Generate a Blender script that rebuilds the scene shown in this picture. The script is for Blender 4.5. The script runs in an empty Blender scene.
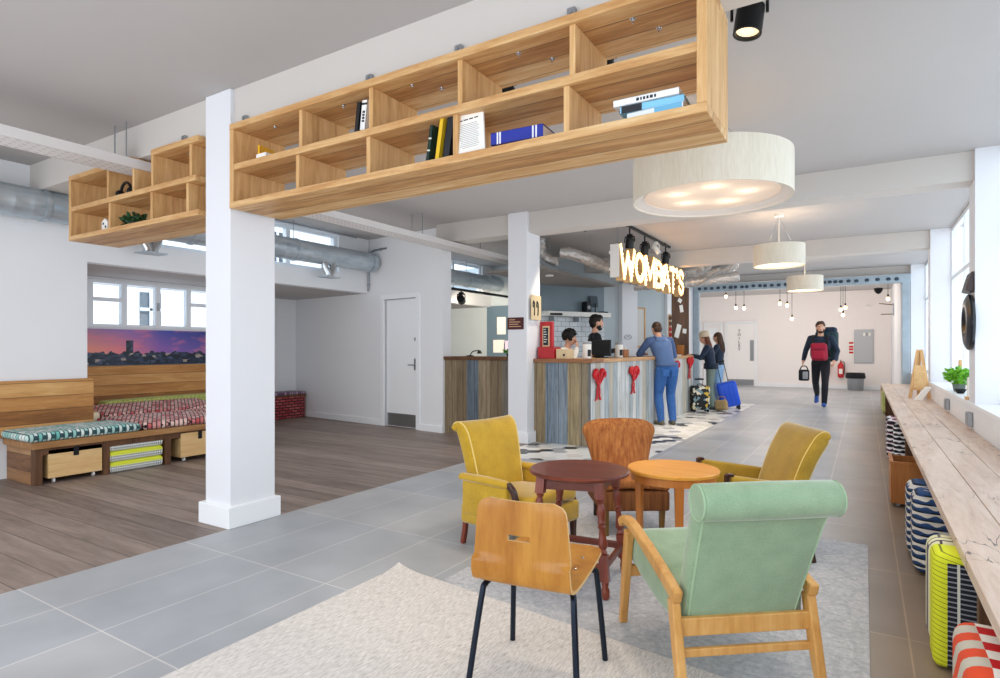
import bpy, bmesh, math, random
from mathutils import Vector, Matrix, noise
random.seed(7)
PI = math.pi
sc = bpy.context.scene
COL = sc.collection
V = Vector

# ------------------------------------------------------------------ colours and node helpers
def C(h):
    h = h.lstrip('#')
    r = []
    for i in (0, 2, 4):
        c = int(h[i:i+2], 16) / 255
        r.append(c/12.92 if c <= .04045 else ((c+.055)/1.055)**2.4)
    return (r[0], r[1], r[2], 1)

def nd(nt, typ, ins=None, **props):
    n = nt.nodes.new(typ)
    for k, v in props.items():
        setattr(n, k, v)
    for k, v in (ins or {}).items():
        s = n.inputs[k]
        if isinstance(v, bpy.types.NodeSocket):
            nt.links.new(v, s)
        else:
            s.default_value = v
    return n

def newmat(name):
    m = bpy.data.materials.new(name)
    m.use_nodes = True
    nt = m.node_tree
    return m, nt, nt.nodes['Principled BSDF']

def ramp(nt, fac, stops, interp='LINEAR'):
    n = nd(nt, 'ShaderNodeValToRGB', {'Fac': fac})
    cr = n.color_ramp
    cr.interpolation = interp
    while len(cr.elements) < len(stops):
        cr.elements.new(.5)
    for e, (p, c) in zip(cr.elements, stops):
        e.position = p
        e.color = C(c) if isinstance(c, str) else c
    return n.outputs['Color']

def coords(nt, scale=(1, 1, 1), loc=(0, 0, 0), rot=(0, 0, 0)):
    tc = nd(nt, 'ShaderNodeTexCoord')
    mp = nd(nt, 'ShaderNodeMapping', {'Vector': tc.outputs['Object'], 'Scale': scale, 'Location': loc, 'Rotation': rot})
    return mp.outputs['Vector']

def mathn(nt, op, a, b=None, c=None):
    ins = {0: a}
    if b is not None: ins[1] = b
    if c is not None: ins[2] = c
    return nd(nt, 'ShaderNodeMath', ins, operation=op).outputs[0]

def vm(nt, op, a, b=None):
    ins = {0: a}
    if b is not None: ins[1] = b
    n = nd(nt, 'ShaderNodeVectorMath', ins, operation=op)
    return n.outputs['Value'] if op in ('DOT_PRODUCT', 'LENGTH') else n.outputs['Vector']

def mixc(nt, fac, a, b, mode='MIX'):
    n = nd(nt, 'ShaderNodeMix', data_type='RGBA', blend_type=mode)
    for s, v in ((n.inputs[0], fac), (n.inputs[6], a), (n.inputs[7], b)):
        if isinstance(v, bpy.types.NodeSocket): nt.links.new(v, s)
        else: s.default_value = C(v) if isinstance(v, str) else v
    return n.outputs[2]

def bump(nt, b, h, strength=.3, dist=.01):
    n = nd(nt, 'ShaderNodeBump', {'Height': h, 'Strength': strength, 'Distance': dist})
    nt.links.new(n.outputs['Normal'], b.inputs['Normal'])

def plain(name, col, rough=.5, metal=0, emit=None, estr=0, var=0, vscale=6, spec=.5):
    m, nt, b = newmat(name)
    b.inputs['Base Color'].default_value = C(col)
    b.inputs['Roughness'].default_value = rough
    b.inputs['Metallic'].default_value = metal
    b.inputs['Specular IOR Level'].default_value = spec
    if emit:
        b.inputs['Emission Color'].default_value = C(emit)
        b.inputs['Emission Strength'].default_value = estr
    if var:
        ns = nd(nt, 'ShaderNodeTexNoise', {'Vector': coords(nt), 'Scale': vscale, 'Detail': 4})
        c = mixc(nt, mathn(nt, 'MULTIPLY', ns.outputs['Fac'], var), col, '#000000')
        nt.links.new(c, b.inputs['Base Color'])
    return m

def wood(name, stops, axis=0, scale=3.0, stretch=9, rough=.45, plank=0, paxis=1, pvar=.5, crack=False, rot=(0, 0, 0), dist=.6):
    """grain runs along `axis`; plank>0 cuts boards of that width across `paxis`"""
    m, nt, b = newmat(name)
    s = [stretch, stretch, stretch]
    s[axis] = 1
    base = coords(nt, rot=rot, loc=(.031, .031, .031) if plank else (0, 0, 0))
    off = None
    if plank:
        sp = nd(nt, 'ShaderNodeSeparateXYZ', {0: base})
        cell = mathn(nt, 'FLOOR', mathn(nt, 'DIVIDE', sp.outputs[paxis], plank))
        wn = nd(nt, 'ShaderNodeTexWhiteNoise', {'W': cell}, noise_dimensions='1D')
        off = vm(nt, 'SCALE', wn.outputs['Color'])
        off.node.inputs['Scale'].default_value = 20
        base = vm(nt, 'ADD', base, off)
    v = vm(nt, 'MULTIPLY', base, tuple(s))
    n1 = nd(nt, 'ShaderNodeTexNoise', {'Vector': v, 'Scale': scale, 'Detail': 6, 'Roughness': .6, 'Distortion': dist})
    n2 = nd(nt, 'ShaderNodeTexNoise', {'Vector': v, 'Scale': scale*5, 'Detail': 3, 'Roughness': .7})
    f = mathn(nt, 'ADD', mathn(nt, 'MULTIPLY', n1.outputs['Fac'], .75), mathn(nt, 'MULTIPLY', n2.outputs['Fac'], .25))
    if plank:
        f = mathn(nt, 'ADD', f, mathn(nt, 'MULTIPLY', mathn(nt, 'SUBTRACT', wn.outputs['Value'], .5), pvar*.5))
    col = ramp(nt, f, stops)
    if plank:
        fr = mathn(nt, 'FRACT', mathn(nt, 'DIVIDE', sp.outputs[paxis], plank))
        ed = mathn(nt, 'LESS_THAN', mathn(nt, 'MINIMUM', fr, mathn(nt, 'SUBTRACT', 1, fr)), .0035/plank)
        col = mixc(nt, mathn(nt, 'MULTIPLY', ed, .6), col, '#1a120c')
    if crack:
        cv = vm(nt, 'MULTIPLY', base, (5, 1.2, 1))
        cn = nd(nt, 'ShaderNodeTexNoise', {'Vector': cv, 'Scale': 1.6, 'Detail': 3, 'Distortion': 1.2})
        d = mathn(nt, 'ABSOLUTE', mathn(nt, 'SUBTRACT', cn.outputs['Fac'], .5))
        msk = nd(nt, 'ShaderNodeTexNoise', {'Vector': base, 'Scale': 2.3, 'Detail': 1})
        ck = mathn(nt, 'MULTIPLY', mathn(nt, 'LESS_THAN', d, .006), mathn(nt, 'GREATER_THAN', msk.outputs['Fac'], .55))
        col = mixc(nt, mathn(nt, 'MULTIPLY', ck, .8), col, '#2a1a10')
    nt.links.new(col, b.inputs['Base Color'])
    b.inputs['Roughness'].default_value = rough
    bump(nt, b, n2.outputs['Fac'], .12, .004)
    return m

def fabric(name, c1, c2, scale=120, rough=.9, sheen=.3, streak=None, amt=1.0):
    m, nt, b = newmat(name)
    v = coords(nt, streak or (1, 1, 1))
    n1 = nd(nt, 'ShaderNodeTexNoise', {'Vector': v, 'Scale': scale, 'Detail': 3})
    n2 = nd(nt, 'ShaderNodeTexNoise', {'Vector': v, 'Scale': scale*.05, 'Detail': 4})
    f = mathn(nt, 'ADD', mathn(nt, 'MULTIPLY', n1.outputs['Fac'], .5), mathn(nt, 'MULTIPLY', n2.outputs['Fac'], .5))
    nt.links.new(ramp(nt, f, [(.3, c1), (.7, c2)]), b.inputs['Base Color'])
    b.inputs['Roughness'].default_value = rough
    b.inputs['Sheen Weight'].default_value = sheen
    b.inputs['Sheen Roughness'].default_value = .4
    bump(nt, b, n1.outputs['Fac'], .15*amt, .003)
    return m

def weave(name, ca, cb, mortar, bw=.06, rh=.03, ms=.006, rot=(0, 0, 0), loc=(0, 0, 0), rough=.85, offset=.5, axes=None):
    m, nt, b = newmat(name)
    vec = coords(nt, rot=rot, loc=loc)
    if axes:
        sp = nd(nt, 'ShaderNodeSeparateXYZ', {0: vec})
        vec = nd(nt, 'ShaderNodeCombineXYZ', {0: sp.outputs[axes[0]], 1: sp.outputs[axes[1]]}).outputs[0]
    t = nd(nt, 'ShaderNodeTexBrick', {'Vector': vec, 'Color1': C(ca), 'Color2': C(cb), 'Mortar': C(mortar),
           'Scale': 1, 'Mortar Size': ms, 'Mortar Smooth': .1, 'Bias': 0, 'Brick Width': bw, 'Row Height': rh}, offset=offset)
    nt.links.new(t.outputs['Color'], b.inputs['Base Color'])
    b.inputs['Roughness'].default_value = rough
    bump(nt, b, t.outputs['Fac'], .5, .006)
    b.inputs['Sheen Weight'].default_value = .15
    return m

def bands(name, axis, period, stops, rough=.85, dots=None, daxis=0, rot=(0, 0, 0)):
    """constant colour bands repeated along an axis; dots = (band lo, band hi, colour, pitch)"""
    m, nt, b = newmat(name)
    sp = nd(nt, 'ShaderNodeSeparateXYZ', {0: coords(nt, rot=rot)})
    fr = mathn(nt, 'FRACT', mathn(nt, 'DIVIDE', sp.outputs[axis], period))
    col = ramp(nt, fr, stops, 'CONSTANT')
    if dots:
        lo, hi, dc, pitch = dots
        a = sp.outputs[daxis] if isinstance(daxis, int) else mathn(nt, 'ADD', sp.outputs[0], sp.outputs[1])
        k = mathn(nt, 'LESS_THAN', mathn(nt, 'FRACT', mathn(nt, 'DIVIDE', a, pitch)), .5)
        inb = mathn(nt, 'MULTIPLY', mathn(nt, 'GREATER_THAN', fr, lo), mathn(nt, 'LESS_THAN', fr, hi))
        col = mixc(nt, mathn(nt, 'MULTIPLY', k, inb), col, dc)
    nt.links.new(col, b.inputs['Base Color'])
    b.inputs['Roughness'].default_value = rough
    return m

def glassmat(name, tint='#e8f2f6', alpha=.12):
    m, nt, b = newmat(name)
    out = nt.nodes['Material Output']
    tr = nd(nt, 'ShaderNodeBsdfTransparent', {'Color': C(tint)})
    gl = nd(nt, 'ShaderNodeBsdfGlossy', {'Color': (1, 1, 1, 1), 'Roughness': .03})
    mx = nd(nt, 'ShaderNodeMixShader', {0: alpha, 1: tr.outputs[0], 2: gl.outputs[0]})
    nt.links.new(mx.outputs[0], out.inputs['Surface'])
    return m

# ------------------------------------------------------------------ object helpers
def setp(o, label=None, cat=None, group=None, kind=None):
    if label: o['label'] = label
    if cat: o['category'] = cat
    if group: o['group'] = group
    if kind: o['kind'] = kind
    return o

def thing(name, label, cat, loc=(0, 0, 0), rotz=0, group=None, kind=None):
    o = bpy.data.objects.new(name, None)
    o.empty_display_size = .1
    COL.objects.link(o)
    o.location = loc
    o.rotation_euler = (0, 0, rotz)
    return setp(o, label, cat, group, kind)

def facing(f):
    return math.atan2(-f[0], f[1])

class MB:
    """collects shapes in one bmesh; build() links it as one mesh object"""
    def __init__(self):
        self.bm = bmesh.new()
        self.mi = 0
    def _add(self, vs, fs):
        bv = [self.bm.verts.new(v) for v in vs]
        for f in fs:
            try:
                fc = self.bm.faces.new([bv[i] for i in f])
                fc.material_index = self.mi
            except ValueError:
                pass
        return bv
    def box(self, x0, x1, y0, y1, z0, z1, M=None):
        vs = [V((x, y, z)) for x in (x0, x1) for y in (y0, y1) for z in (z0, z1)]
        if M: vs = [M @ v for v in vs]
        self._add(vs, [(0, 1, 3, 2), (4, 6, 7, 5), (0, 4, 5, 1), (2, 3, 7, 6), (0, 2, 6, 4), (1, 5, 7, 3)])
        return self
    def quad(self, a, b, c, d):
        self._add([a, b, c, d], [(0, 1, 2, 3)])
        return self
    def poly(self, pts):
        self._add(pts, [tuple(range(len(pts)))])
        return self
    def prism(self, pts, d):
        """pts: planar 3D loop; d: extrusion vector"""
        d = V(d); n = len(pts)
        pts = [V(p) for p in pts]
        fs = [tuple(range(n-1, -1, -1)), tuple(range(n, 2*n))]
        fs += [(i, (i+1) % n, n+(i+1) % n, n+i) for i in range(n)]
        self._add(pts + [p+d for p in pts], fs)
        return self
    def rings(self, rs, cap=True, closed=False):
        n = len(rs[0])
        vs = [p for r in rs for p in r]
        fs = []
        m = len(rs)
        for k in range(m if closed else m-1):
            a, b2 = k*n, ((k+1) % m)*n
            for i in range(n):
                fs.append((a+i, a+(i+1) % n, b2+(i+1) % n, b2+i))
        if cap and not closed:
            fs.append(tuple(range(n-1, -1, -1)))
            fs.append(tuple(range((m-1)*n, m*n)))
        self._add(vs, fs)
        return self
    def tube(self, pts, r, seg=10, closed=False):
        pts = [V(p) for p in pts]
        n = len(pts)
        rr = r if isinstance(r, (list, tuple)) else [r]*n
        prev = None
        rs = []
        for i, p in enumerate(pts):
            a = pts[(i-1) % n] if (i or closed) else p
            b = pts[(i+1) % n] if (i < n-1 or closed) else p
            t = (b-a).normalized()
            if prev is None:
                ref = V((0, 0, 1)) if abs(t.z) < .9 else V((1, 0, 0))
                u = t.cross(ref).normalized()
            else:
                u = (prev - t*prev.dot(t)).normalized()
            prev = u
            w = t.cross(u)
            rs.append([p + (u*math.cos(2*PI*k/seg) + w*math.sin(2*PI*k/seg))*rr[i] for k in range(seg)])
        return self.rings(rs, True, closed)
    def bar(self, pts, side, ws, hs):
        """rectangular section swept along pts; side = constant width direction"""
        pts = [V(p) for p in pts]
        side = V(side).normalized()
        n = len(pts)
        ws = ws if isinstance(ws, (list, tuple)) else [ws]*n
        hs = hs if isinstance(hs, (list, tuple)) else [hs]*n
        rs = []
        for i, p in enumerate(pts):
            t = (pts[min(i+1, n-1)] - pts[max(i-1, 0)]).normalized()
            up = t.cross(side).normalized()
            w, h = ws[i]/2, hs[i]/2
            rs.append([p-side*w-up*h, p+side*w-up*h, p+side*w+up*h, p-side*w+up*h])
        return self.rings(rs)
    def lathe(self, prof, c=(0, 0, 0), seg=24, M=None, cap=True):
        c = V(c)
        rs = []
        for r, z in prof:
            ring = [V((r*math.cos(2*PI*k/seg), r*math.sin(2*PI*k/seg), z)) for k in range(seg)]
            rs.append([(M @ p if M else p) + c for p in ring])
        return self.rings(rs, cap)
    def ell(self, c, r, seg=16, rg=10, M=None):
        c = V(c)
        rs = []
        for j in range(1, rg):
            a = PI*j/rg
            ring = [V((r[0]*math.sin(a)*math.cos(2*PI*k/seg), r[1]*math.sin(a)*math.sin(2*PI*k/seg), -r[2]*math.cos(a))) for k in range(seg)]
            rs.append([(M @ p if M else p)+c for p in ring])
        return self.rings(rs)
    def esweep(self, secs, seg=16, xd=(1, 0, 0)):
        """secs: (point, rx, ry) elliptical sections; xd = direction of rx"""
        xd = V(xd)
        rs = []
        n = len(secs)
        for i, (p, rx, ry) in enumerate(secs):
            p = V(p)
            t = (V(secs[min(i+1, n-1)][0]) - V(secs[max(i-1, 0)][0])).normalized()
            yd = t.cross(xd).normalized()
            x2 = yd.cross(t).normalized()
            rs.append([p + x2*rx*math.cos(2*PI*k/seg) + yd*ry*math.sin(2*PI*k/seg) for k in range(seg)])
        return self.rings(rs)
    def rbox(self, x0, x1, y0, y1, z0, z1, r=.02, seg=3, cuts=(1, 1, 1), deform=None):
        """rounded, subdivided box with an optional deform(Vector) -> Vector"""
        b = bmesh.new()
        xs = [x0+(x1-x0)*i/cuts[0] for i in range(cuts[0]+1)]
        ys = [y0+(y1-y0)*i/cuts[1] for i in range(cuts[1]+1)]
        zs = [z0+(z1-z0)*i/cuts[2] for i in range(cuts[2]+1)]
        vd = {}
        def g(i, j, k):
            if (i, j, k) not in vd: vd[(i, j, k)] = b.verts.new((xs[i], ys[j], zs[k]))
            return vd[(i, j, k)]
        nx, ny, nz = cuts
        for i in range(nx):
            for j in range(ny):
                b.faces.new((g(i, j, 0), g(i, j+1, 0), g(i+1, j+1, 0), g(i+1, j, 0)))
                b.faces.new((g(i, j, nz), g(i+1, j, nz), g(i+1, j+1, nz), g(i, j+1, nz)))
        for i in range(nx):
            for k in range(nz):
                b.faces.new((g(i, 0, k), g(i+1, 0, k), g(i+1, 0, k+1), g(i, 0, k+1)))
                b.faces.new((g(i, ny, k), g(i, ny, k+1), g(i+1, ny, k+1), g(i+1, ny, k)))
        for j in range(ny):
            for k in range(nz):
                b.faces.new((g(0, j, k), g(0, j, k+1), g(0, j+1, k+1), g(0, j+1, k)))
                b.faces.new((g(nx, j, k), g(nx, j+1, k), g(nx, j+1, k+1), g(nx, j, k+1)))
        b.normal_update()
        es = [e for e in b.edges if e.calc_face_angle(0) > 1]
        if r > 0:
            bmesh.ops.bevel(b, geom=es, offset=r, segments=seg, profile=.5, affect='EDGES', clamp_overlap=True)
        if deform:
            for v in b.verts: v.co = deform(v.co.copy())
        b.verts.index_update()
        self._add([v.co.copy() for v in b.verts], [tuple(v.index for v in f.verts) for f in b.faces])
        b.free()
        return self
    def xform(self, M):
        bmesh.ops.transform(self.bm, matrix=M, verts=self.bm.verts)
        return self
    def build(self, name, mat, parent=None, smooth=True, bev=0, bseg=2, label=None, cat=None, group=None, kind=None, loc=None, rot=None, sharp=.6, sub=0):
        bm = self.bm
        bmesh.ops.recalc_face_normals(bm, faces=bm.faces)
        bm.normal_update()
        if smooth:
            for f in bm.faces: f.smooth = True
            for e in bm.edges:
                if len(e.link_faces) == 2 and e.calc_face_angle(0) > sharp: e.smooth = False
        me = bpy.data.meshes.new(name)
        bm.to_mesh(me)
        bm.free()
        for m in (mat if isinstance(mat, (list, tuple)) else [mat]): me.materials.append(m)
        o = bpy.data.objects.new(name, me)
        COL.objects.link(o)
        if parent is not None: o.parent = parent
        if loc is not None: o.location = loc
        if rot is not None: o.rotation_euler = rot
        if bev:
            md = o.modifiers.new('bevel', 'BEVEL')
            md.width = bev; md.segments = bseg; md.limit_method = 'ANGLE'; md.angle_limit = .7
            md.harden_normals = False
        if sub:
            md = o.modifiers.new('sub', 'SUBSURF'); md.levels = sub; md.render_levels = sub
        return setp(o, label, cat, group, kind)

def dup(root, loc, rotz=None, label=None, group=None, name=None):
    r = root.copy(); COL.objects.link(r)
    r.location = loc
    if rotz is not None: r.rotation_euler = (0, 0, rotz)
    if label: r['label'] = label
    if group: r['group'] = group
    for ch in list(root.children):
        c = ch.copy(); COL.objects.link(c); c.parent = r
        for g in list(ch.children):
            d = g.copy(); COL.objects.link(d); d.parent = c
    return r

def textmb(body, size, O, xd, yd, depth=.002, bold=0, sx=1, align='CENTER', name='lettering', mat=None, parent=None, sy=1, **kw):
    """real letters: a mesh made from Blender's own font, laid on the plane O + xd, yd"""
    cu = bpy.data.curves.new('t', 'FONT')
    cu.body = body; cu.size = size; cu.align_x = align; cu.align_y = 'CENTER'
    cu.extrude = depth/2; cu.offset = bold
    cu.resolution_u = 3
    tmp = bpy.data.objects.new('t', cu)
    COL.objects.link(tmp)
    dg = bpy.context.evaluated_depsgraph_get()
    me = bpy.data.meshes.new_from_object(tmp.evaluated_get(dg))
    bpy.data.objects.remove(tmp)
    xd, yd = V(xd).normalized(), V(yd).normalized()
    n = xd.cross(yd)
    O = V(O)
    for v in me.vertices:
        x, y, z = v.co
        v.co = O + xd*x*sx + yd*y*sy + n*z
    me.name = name
    me.materials.clear()
    me.materials.append(mat)
    o = bpy.data.objects.new(name, me)
    COL.objects.link(o)
    if parent is not None: o.parent = parent
    return setp(o, **kw)
# ------------------------------------------------------------------ materials
WALL = plain('wall_paint', '#e9eaec', .6, var=.04, vscale=2)
CEIL = plain('ceiling_paint', '#b6b2b0', .8, var=.08, vscale=1.2)
BEAMM = plain('beam_paint', '#cdc7c1', .7, var=.06, vscale=1.5)
COLM = plain('column_paint', '#e4e5e9', .5, var=.03, vscale=2)
TRIM = plain('gloss_white', '#eef0f2', .35)
OAK = wood('oak', [(.25, '#98693a'), (.45, '#c2915a'), (.6, '#d5ad78'), (.8, '#e8cc9e')], 0, 2.2, 10, .5, .142, 1, .45)
OAKV = wood('oak_upright', [(.25, '#a0733f'), (.45, '#cb9d66'), (.6, '#dbb27c'), (.8, '#eed0a0')], 2, 2.2, 10, .5)
BENCHW = wood('bench_timber', [(.2, '#a3856f'), (.42, '#ccb19c'), (.6, '#dcc6b4'), (.8, '#ecdfd2')], 1, 1.6, 8, .42, 0, 0, .5, True)
DARKW = wood('dark_timber', [(.25, '#3a2415'), (.5, '#5f3f27'), (.75, '#7c5636')], 2, 2, 8, .6)
RUSTIC = wood('rustic_timber', [(.2, '#563619'), (.45, '#855a34'), (.65, '#a07446'), (.85, '#b98e5c')], 1, 2, 9, .55, .16, 2, .8)
RUSTICX = wood('rustic_timber_end', [(.2, '#573a22'), (.45, '#8a6140'), (.65, '#a37b52'), (.85, '#ba946a')], 0, 2, 9, .6, .15, 2, .8)
PANELW = wood('warm_boards', [(.2, '#7c4d22'), (.42, '#a9713a'), (.6, '#c08a4e'), (.85, '#d9ac70')], 1, 1.6, 9, .5, .135, 2, .9)
CRATEW = wood('pale_ply', [(.25, '#c89a5e'), (.5, '#dcb67e'), (.75, '#e8cb9a')], 1, 2, 7, .5)
CRATEO = wood('orange_ply', [(.25, '#8a5426'), (.5, '#a86a34'), (.75, '#bf8548')], 2, 2, 7, .5)
MAHOG = wood('mahogany', [(.2, '#3a160e'), (.45, '#5e281a'), (.65, '#773826'), (.85, '#8c4a33')], 0, 3, 6, .3)
MAHOGV = wood('mahogany_turned', [(.2, '#46190f'), (.45, '#6c2c1c'), (.65, '#86402c'), (.85, '#9b543c')], 2, 3, 6, .3)
TEAK = wood('honey_top', [(.25, '#bb7326'), (.45, '#d68f36'), (.65, '#e4a449'), (.85, '#eeba66')], 0, 2, 7, .32)
TEAKV = wood('honey_leg', [(.25, '#a3581e'), (.5, '#bd7230'), (.8, '#d08a45')], 2, 2, 7, .35)
BEECH = wood('beech', [(.25, '#b27a3a'), (.5, '#cd9853'), (.8, '#dfb273')], 2, 2.5, 7, .4)
PLYV = wood('golden_ply', [(.2, '#7a450f'), (.42, '#a2661c'), (.6, '#bb8130'), (.85, '#d09c4a')], 2, 1.4, 5, .28)
PLYEDGE = plain('ply_edge', '#d9b27a', .5)
DARKLEG = plain('dark_leg', '#3b1f13', .35)
BLK = plain('black_metal', '#15171a', .4, .3)
BLKM = plain('black_matt', '#17181b', .8)
STEELB = plain('blue_black_steel', '#232b38', .3, .7)
GALV, _nt, _b = newmat('galvanised_steel')
_n = nd(_nt, 'ShaderNodeTexNoise', {'Vector': coords(_nt, (6, 1, 6)), 'Scale': 2, 'Detail': 4})
_nt.links.new(ramp(_nt, _n.outputs['Fac'], [(.3, '#a3b1bb'), (.7, '#d0d9df')]), _b.inputs['Base Color'])
_b.inputs['Metallic'].default_value = .55; _b.inputs['Roughness'].default_value = .38
FOIL, _nt, _b = newmat('crinkled_foil')
_n = nd(_nt, 'ShaderNodeTexNoise', {'Vector': coords(_nt), 'Scale': 22, 'Detail': 3})
_b.inputs['Base Color'].default_value = C('#e4e2de'); _b.inputs['Metallic'].default_value = .7; _b.inputs['Roughness'].default_value = .25
bump(_nt, _b, _n.outputs['Fac'], .9, .03)
CHROME = plain('chrome', '#d0d3d6', .2, 1)
STEEL = plain('brushed_steel', '#a9adb2', .4, .9)
GLASS = glassmat('window_glass', '#f3f8fb', .06)
UPVC = plain('window_white', '#e6ebf0', .35)
RED = plain('red_lacquer', '#b31f27', .45)
PAPER = plain('paper', '#f0eee8', .8)
INK = plain('ink', '#23252a', .7)
GREYB = plain('grey_plastic', '#9a9da0', .5)
BEIGEB = plain('beige_card', '#d9c39a', .7)
LEAFM = plain('leaf', '#4f9a2c', .5, var=.35, vscale=30)
LEAFD = plain('leaf_dark', '#2d5a33', .5, var=.3, vscale=30)
GREENF = fabric('green_velvet', '#7c9678', '#9ab290', 240, .8, .5)
GREENP = plain('green_piping', '#9fbb97', .7)
YELF = fabric('mustard_velvet', '#a37f10', '#cba428', 160, .8, .55)
YELP = plain('mustard_piping', '#dcc376', .7)
OLIF = fabric('olive_velvet', '#8f6f1a', '#b8942c', 160, .8, .5)
ORGF = wood('rust_stripe', [(.25, '#6a3815'), (.45, '#955627'), (.6, '#b2733b'), (.8, '#d09a5e')], 2, 1.6, 30, .85, dist=0)
ORGD = wood('rust_stripe_dark', [(.25, '#4a2510'), (.45, '#6e3f1c'), (.6, '#86542a'), (.8, '#a5743f')], 2, 1.6, 30, .85, dist=0)
LINEN = fabric('linen_shade', '#d9cfba', '#ece5d6', 90, .9, .1, (1, 1, .12))
RUGM = None

def tile_floor():
    m, nt, b = newmat('floor_tiles')
    v = coords(nt, loc=(3.75, -1.31, 0))
    t = nd(nt, 'ShaderNodeTexBrick', {'Vector': v, 'Color1': C('#aeb2b7'), 'Color2': C('#bbbbbb'), 'Mortar': C('#dcdad6'), 'Scale': 1,
           'Mortar Size': .0035, 'Mortar Smooth': .1, 'Bias': 0, 'Brick Width': .435, 'Row Height': .89}, offset=0)
    n = nd(nt, 'ShaderNodeTexNoise', {'Vector': v, 'Scale': 1.6, 'Detail': 3, 'Roughness': .5})
    col = mixc(nt, .55, t.outputs['Color'], ramp(nt, n.outputs['Fac'], [(.3, '#b8b8b8'), (.7, '#f4f4f4')]), 'MULTIPLY')
    # the strip beside the bench is tinted warmer and browner, less so far back
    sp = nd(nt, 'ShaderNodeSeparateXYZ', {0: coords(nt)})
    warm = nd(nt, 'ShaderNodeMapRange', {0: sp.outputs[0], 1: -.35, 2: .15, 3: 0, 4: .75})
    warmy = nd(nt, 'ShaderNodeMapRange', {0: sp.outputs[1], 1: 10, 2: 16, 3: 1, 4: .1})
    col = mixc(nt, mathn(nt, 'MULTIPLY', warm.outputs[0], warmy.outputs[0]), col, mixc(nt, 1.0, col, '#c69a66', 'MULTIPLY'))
    nt.links.new(col, b.inputs['Base Color'])
    b.inputs['Roughness'].default_value = .4
    return m

def hex_floor():
    m, nt, b = newmat('hexagon_mosaic')
    s = 1/.18
    p = vm(nt, 'MULTIPLY', coords(nt, loc=(10, 10, 0)), (s, s, 0))
    r = (1.0, 1.7320508, 1.0)
    h = (.5, .8660254, .5)
    a = vm(nt, 'SUBTRACT', vm(nt, 'MODULO', p, r), h)
    q = vm(nt, 'SUBTRACT', vm(nt, 'MODULO', vm(nt, 'SUBTRACT', p, h), r), h)
    a = vm(nt, 'MULTIPLY', a, (1, 1, 0)); q = vm(nt, 'MULTIPLY', q, (1, 1, 0))
    lt = mathn(nt, 'LESS_THAN', vm(nt, 'DOT_PRODUCT', a, a), vm(nt, 'DOT_PRODUCT', q, q))
    mx = nd(nt, 'ShaderNodeMix', data_type='VECTOR')
    nt.links.new(lt, mx.inputs[0]); nt.links.new(q, mx.inputs[4]); nt.links.new(a, mx.inputs[5])
    g = mx.outputs[1]
    idv = vm(nt, 'SUBTRACT', p, g)
    idr = nd(nt, 'ShaderNodeVectorMath', {0: idv, 1: (.25, .25, .25)}, operation='SNAP').outputs[0]
    wn = nd(nt, 'ShaderNodeTexWhiteNoise', {'Vector': idr}, noise_dimensions='3D')
    col = ramp(nt, wn.outputs['Value'], [(0, '#e4e2dd'), (.5, '#d6d3cb'), (.72, '#a2a2a4'), (.87, '#26272e')], 'CONSTANT')
    ab = vm(nt, 'ABSOLUTE', g)
    sp = nd(nt, 'ShaderNodeSeparateXYZ', {0: ab})
    d = mathn(nt, 'MAXIMUM', sp.outputs[0], vm(nt, 'DOT_PRODUCT', ab, (.5, .8660254, 0)))
    col = mixc(nt, mathn(nt, 'GREATER_THAN', d, .485), col, '#b9b6ae')
    nt.links.new(col, b.inputs['Base Color'])
    b.inputs['Roughness'].default_value = .35
    return m

TILE, HEXM = tile_floor(), hex_floor()
TIMBERF = wood('timber_floor', [(.2, '#5c5049'), (.45, '#7f7067'), (.62, '#928278'), (.85, '#a8988d')], 0, 1.4, 8, .5, .19, 1, .5)
def plankmat(name, axis, w, stops, rough=.7, span=None):
    m, nt, b = newmat(name)
    v = coords(nt)
    sp = nd(nt, 'ShaderNodeSeparateXYZ', {0: v})
    k = mathn(nt, 'DIVIDE', sp.outputs[axis], w)
    wn = nd(nt, 'ShaderNodeTexWhiteNoise', {'W': mathn(nt, 'FLOOR', k)}, noise_dimensions='1D')
    val = wn.outputs['Value']
    if span: val = nd(nt, 'ShaderNodeMapRange', {0: sp.outputs[axis], 1: span[0], 2: span[1]}).outputs[0]
    col = ramp(nt, val, stops, 'CONSTANT')
    gv = vm(nt, 'ADD', vm(nt, 'MULTIPLY', v, (14, 14, 1.2)), vm(nt, 'MULTIPLY', wn.outputs['Color'], (9, 9, 9)))
    n = nd(nt, 'ShaderNodeTexNoise', {'Vector': gv, 'Scale': 2, 'Detail': 6, 'Roughness': .7, 'Distortion': .5})
    col = mixc(nt, .75, col, ramp(nt, n.outputs['Fac'], [(.3, '#7a7672'), (.5, '#d0cdc8'), (.7, '#ffffff')]), 'MULTIPLY')
    fr = mathn(nt, 'FRACT', k)
    ed = mathn(nt, 'LESS_THAN', mathn(nt, 'MINIMUM', fr, mathn(nt, 'SUBTRACT', 1, fr)), .004/w)
    col = mixc(nt, mathn(nt, 'MULTIPLY', ed, .75), col, '#2a2622')
    nt.links.new(col, b.inputs['Base Color'])
    b.inputs['Roughness'].default_value = rough
    bump(nt, b, n.outputs['Fac'], .25, .006)
    return m
PLANKEND = plankmat('reclaimed_boards_brown', 0, .163, [(0, '#a3906f'), (.2, '#8494a4'), (.4, '#93a3b2'), (.6, '#b3a27f'), (.8, '#a3957c')], span=(-3.785, -2.97))
PLANKFRONT = plankmat('reclaimed_boards_pale', 1, .16, [(0, '#dde2e4'), (.3, '#b9c6cf'), (.5, '#cfc9ba'), (.7, '#e6e9e8'), (.85, '#a9b4b8')])
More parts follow.
